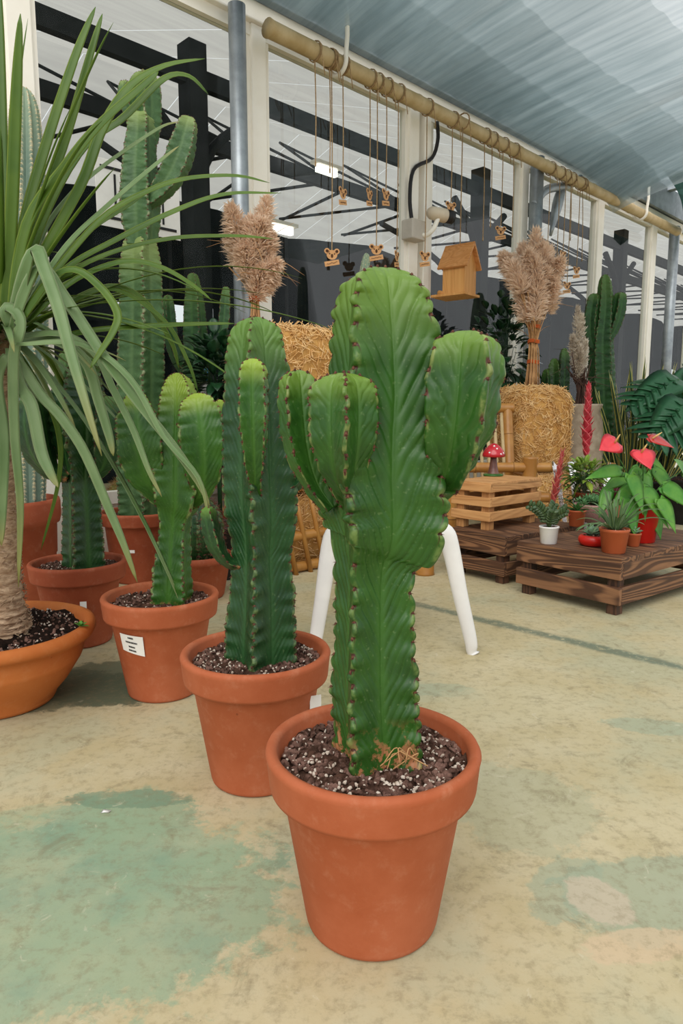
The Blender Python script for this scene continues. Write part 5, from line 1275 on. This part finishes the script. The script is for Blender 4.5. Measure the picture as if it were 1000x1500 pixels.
# loose wrapped bunch with clear film beside it
Yq = 3.95; fp = at(842, 800, Yq); c = np.array([fp[0], Yq, 0]); t = empty('potted_plant', c, 'fine leaved plant in a clear film sleeve between straw bale and crate', 'potted plant')
small_pot(t, c, .12, .12, 'black_plastic', .012, .78, seed=61); mb, sb = MB(), MB(); bush(mb, c+np.array([0, 0, .33]), (.08, .08, .13), 90, .06, .008, 75, -.7, .5, .2, sb); mb.build('foliage', M['leaf_mid'], t); sb.build('stems', M['leaf_mid'], t)
mb = MB(); V = []; 
for z, r in ((.12, .065), (.50, .12)):
    for j in range(n): V.append(c+np.array([r*math.cos(2*PI*j/n)-.03*(z > .3), r*math.sin(2*PI*j/n), z+.02*math.sin(j*1.7)*(z > .3)]))
mb.add(V, [(j, (j+1) % n, n+(j+1) % n, n+j) for j in range(n)]); mb.build('clear_sleeve', M['film'], t)

# ================================================================== BACK ROW BY THE WINDOWS
# weathered urn with upright pampas
Yu = 5.2; u0 = at(850, 640, Yu); c = np.array([u0[0], Yu, 0]); k = m_px(at(850, 640, Yu)); zt_ = float(at(0, 592, Yu)[2])
t = empty('clay_urn', c, 'tall weathered clay urn holding one upright pampas bunch by the window', 'urn')
mb = MB(); mb.lathe([(0, 0), (.11, 0), (.115, .01), (.15, zt_*.35), (.165, zt_*.65), (.15, zt_*.85), (.125, zt_*.94), (.145, zt_*.985), (.145, zt_), (.13, zt_), (.115, zt_*.94), (0, zt_*.9)], 40, c); mb.build('urn_body', M['urn'], t)
Yp = Yu; pl = [(A1(847, 530), A1(846, 450), 0, .05), (A1(850, 540), A1(852, 462, .03), 0, .045), (A1(843, 540), A1(838, 490, -.04), .01, .045), (A1(848, 550), A1(845, 500, -.06), .0, .05), (A1(852, 545), A1(857, 500), .0, .04), (A1(846, 555), A1(849, 510, -.05), 0, .05)]
pampas_bundle('pampas_bundle', c+np.array([0, 0, zt_*.9+.02]), float(A1(848, 570)[2]), pl, 'pampas_pale', 'pale upright pampas bunch with dark stalks standing in the clay urn', 'pampas_dark', nhair=700, spread=.07, stems=60, seed=9, l=.05)
# tall right cactus
Yt = 5.9; q = at(886, 700, Yt); c = np.array([q[0], Yt, 0]); t = empty('potted_cactus', c, 'tallest right cactus with a short arm, in front of the windows beside the urn', 'potted cactus')
pot(t, c, .36, .30, .062, .66, 'black_plastic', seed=62, bits=40)
for i, (tab, nm, rot) in enumerate([([(886, 700, 17), (884, 640, 19), (882, 560, 19), (881, 500, 17), (884, 470, 14), (886, 440, 12), (886, 415, 9), (886, 402, 5)], 'stem', .4), ([(882, 520, 7), (868, 500, 9), (866, 470, 12), (870, 440, 11), (872, 430, 6)], 'arm', .1), ([(888, 500, 7), (898, 480, 10), (905, 455, 11), (908, 435, 9), (909, 428, 5)], 'arm', .8)]):
    P, R = pxtab(tab, Yt); euphorbia(P, R, M['euph_far'], nm, t, 5, rot, .03, .5, .003, .7, 4, 7, dome=.6, seed=80+i, areole=.004)
mb = MB(); mb.box(at(872, 652, Yt-.15), (.06, .003, .11), rotz(.2)); mb.build('plant_tag', M['tag_white'], t, False)
# dark cactus clump behind the second straw bale
Yt = 5.55; q = at(815, 600, Yt); c = np.array([q[0], Yt, 0]); t = empty('potted_cactus', c, 'low dark cactus clump behind the straw bale, between pampas bundle and urn', 'potted cactus')
pot(t, c, .32, .29, .062, .66, 'black_plastic', seed=63, bits=20)
for i, tab in enumerate([[(815, 700, 12), (813, 600, 13), (812, 545, 11), (812, 525, 5)], [(806, 640, 9), (803, 590, 10), (802, 555, 9), (801, 540, 4)], [(822, 640, 8), (824, 580, 9), (826, 530, 9), (826, 510, 4)]]):
    P, R = pxtab(tab, Yt); euphorbia(P, R, M['euph_d'], 'stem', t, 4, .3+i, .03, .45, .003, .8, 4, 7, dome=.6, seed=90+i, areole=.003)
# dark leafy plants between birdhouse and bale, by the glass
for (px, py, Yt, w, h, lab, mt, sd) in [(735, 520, 5.35, .22, .42, 'dark leafy plant behind the second pampas bundle at the glass', 'leaf_dark', 101), (318, 560, 3.32, .12, .22, 'dark small-leaved plant behind the third cactus near the white tag', 'leaf_dark', 102)]:
    q = at(px, py, Yt); c = np.array([q[0], Yt, 0]); t = empty('potted_plant', c, lab, 'potted plant'); small_pot(t, c, .28, .26, 'black_plastic', .02, .78, seed=sd)
    mb, sb = MB(), MB(); bush(mb, q, (w, w, h), 200, .13, .030, sd, -.9, .2, .2, sb); sb.tube([c+np.array([0, 0, .22]), q], .012, 6); mb.build('foliage', M[mt], t); sb.build('stems', M['leaf_dark'], t)
q = at(722, 470, 5.6); mb = MB()
# snake plants
Yt = 5.35
for i, (px, lab, sd, n_) in enumerate([(916, 'clump of yellow-edged snake plant just right of the tall right cactus', 110, 46), (958, 'clump of yellow-edged snake plant under the monstera leaves', 111, 24)]):
    q = at(px, 700, Yt+.15*i); c = np.array([q[0], Yt+.15*i, 0]); t = empty('potted_snake_plant', c, lab, 'potted plant', 'snake plants'); small_pot(t, c, .28, .26, 'black_plastic', .02, .78, seed=sd); rng2 = np.random.default_rng(sd); mb = MB()
    for j in range(n_):
        a = rng2.random()*2*PI; e = rng2.uniform(1.0, 1.52); L = rng2.uniform(.45, 1.0); d = np.array([math.cos(a)*math.cos(e), math.sin(a)*math.cos(e), math.sin(e)]); o0 = c+np.array([math.cos(a), math.sin(a), 0])*.12*rng2.random()+np.array([0, 0, .22]); tt = np.linspace(0, 1, 12)
        sidev = rotz(rng2.random()*PI)[:, 0]; tw = np.array([math.cos(a+1.2), math.sin(a+1.2), 0])*.03*np.sin(tt*4)[:, None]
        mb.blade(o0+d*L*tt[:, None]+tw, .017*np.minimum(1, tt*3+.55)*np.sqrt(np.maximum(1-tt**4, .003)), np.cross(sidev, d), .2, .004)
    mb.build('foliage', M['sans'], t)
# monstera with split leaves
Yt = 5.0; q = at(1010, 690, Yt); c = np.array([q[0], Yt, 0]); t = empty('potted_monstera', c, 'monstera with big split leaves reaching over the snake plants at the right edge', 'potted plant')
small_pot(t, c, .36, .32, 'black_plastic', .02, .8, seed=120)
def monstera(mb, p, d, L, w, up):
    d = np.asarray(d, float); d /= np.linalg.norm(d); up = np.asarray(up, float); sd = np.cross(d, up); sd /= np.linalg.norm(sd); nn = np.cross(sd, d)
    mid = lambda u: np.asarray(p)+d*L*u-nn*.28*L*u*u
    mb.blade([mid(u) for u in np.linspace(0, 1, 10)], w*np.array([.52, .62, .62, .58, .52, .45, .36, .26, .14, .02]), up, .12, .002)
    for q in (-1, 1):
        for k in range(7):
            u = .05+k*.125; l = w*math.sin(PI*min(1, .28+u*.8))**.7*1.02; b_ = mid(u); e = sd*q*1.0+d*(.35+.5*u+random.uniform(-.1, .1))-nn*random.uniform(0, .15)
            if k == 0: e = sd*q*.9-d*.25
            tt = np.linspace(0, 1, 7); mb.blade(b_+e*l*tt[:, None]-nn*(.35*l)*(tt**2)[:, None], L*.105*np.array([.9, 1, 1, .95, .8, .55, .08]), up, .05, .002)
sb = MB(); mb = MB()
for (x, y, dy, tx, ty, L, w) in [(992, 556, -.1, 925, 582, .42, .22), (1005, 590, -.3, 965, 625, .40, .22), (1000, 552, .3, 1015, 560, .4, .22), (1005, 540, .1, 1060, 560, .5, .26), (1000, 600, .1, 965, 610, .36, .2)]:
    p = at(x, y, Yt+dy); e = at(tx, ty, Yt+dy-.12)-p; monstera(mb, p, e, L, w, (.1, -.55, .8)); sb.tube(spline([c+np.array([0, 0, .3]), (c+p)/2+np.array([0, 0, .35]), p], 10), .010, 6)
mb.build('foliage', M['leaf_mon'], t); sb.build('stems', M['leaf_mid'], t)
# dark fern-like plant and its pot at the far right
q = fl(985, 738); c = np.array([q[0], q[1]+.1, 0]); t = empty('potted_plant', c, 'dark plant in a black pot on the floor behind the big crate, right edge', 'potted plant')
small_pot(t, c, .34, .30, 'black_plastic', .03, .8, seed=121); mb, sb = MB(), MB(); bush(mb, c+np.array([-.10, -.15, .60]), (.38, .30, .38), 560, .17, .017, 122, -.8, .1, .2, sb); mb.build('foliage', M['leaf_dark'], t); sb.build('stems', M['leaf_dark'], t)

# small grey-tipped column behind the front cactus head
Yt = 3.5; q = at(535, 500, Yt); c = np.array([q[0]+.0, 4.35, 0]); Yt = 4.35
t = empty('potted_cactus', c, 'thin grey-tipped cactus whose tip shows just above the front cactus', 'potted cactus')
pot(t, c, .28, .26, .05, .66, 'pot_dark', seed=64, bits=0)
P, R = pxtab([(523, 720, 10), (525, 600, 10), (528, 480, 9), (532, 420, 8), (535, 388, 6), (537, 371, 3)], Yt); euphorbia(P, R, M['col_cactus'], 'stem', t, 9, 0, .03, .75, .0, .3, 2, 5, dome=.8, tooth=.02, wav=.01, seed=95, spine_mat=M['spine_pale'], areole=.002)

mb = MB(); c = fl(155, 1190); mb.add([c+np.array(q) for q in ((-.010, -.003, .0), (-.002, -.005, .003), (.006, -.003, .001), (.011, .001, .004), (.004, .004, .002), (-.006, .003, .005), (-.001, 0, -.0005))], [(0, 1, 2, 3, 4, 5), (6, 1, 0), (6, 2, 1), (6, 3, 2), (6, 4, 3), (6, 5, 4), (6, 0, 5)])
top(mb, 'paper_scrap', M['tag_white'], 'tiny white scrap lying on the green floor patch', 'scrap', loc=c)

# ================================================================== LIGHT
w = bpy.data.worlds.new('overcast_sky'); sc.world = w; w.use_nodes = True; nt = w.node_tree; nt.nodes.clear()
o = nt.nodes.new('ShaderNodeOutputWorld'); bg = nt.nodes.new('ShaderNodeBackground'); tc = nt.nodes.new('ShaderNodeTexCoord'); sx = nt.nodes.new('ShaderNodeSeparateXYZ'); mr = nt.nodes.new('ShaderNodeMapRange'); rp = nt.nodes.new('ShaderNodeMix'); rp.data_type = 'RGBA'
nt.links.new(tc.outputs['Generated'], sx.inputs[0]); nt.links.new(sx.outputs[2], mr.inputs[0]); mr.inputs[1].default_value = -.05; mr.inputs[2].default_value = .8
nt.links.new(mr.outputs[0], rp.inputs[0]); rp.inputs[6].default_value = (.80, .84, .88, 1); rp.inputs[7].default_value = (1.0, 1.0, 1.0, 1)
nt.links.new(rp.outputs[2], bg.inputs[0]); bg.inputs[1].default_value = 1.15; nt.links.new(bg.outputs[0], o.inputs[0])
sun = bpy.data.lights.new('soft_sun', 'SUN'); sun.energy = 1.8; sun.angle = math.radians(50); sun.color = (1, .97, .92); so_ = bpy.data.objects.new('soft_sun', sun); col.objects.link(so_)
so_.rotation_euler = (math.radians(47), math.radians(-14), 0)
sc.view_settings.view_transform = 'Standard'; sc.view_settings.look = 'None'; sc.view_settings.gamma = 1.0; sc.view_settings.exposure = -.04
cy = sc.cycles
cy.max_bounces = 8; cy.diffuse_bounces = 4; cy.glossy_bounces = 3; cy.transmission_bounces = 4; cy.transparent_max_bounces = 16
cy.use_denoising = True
cy.sample_clamp_indirect = 6.0
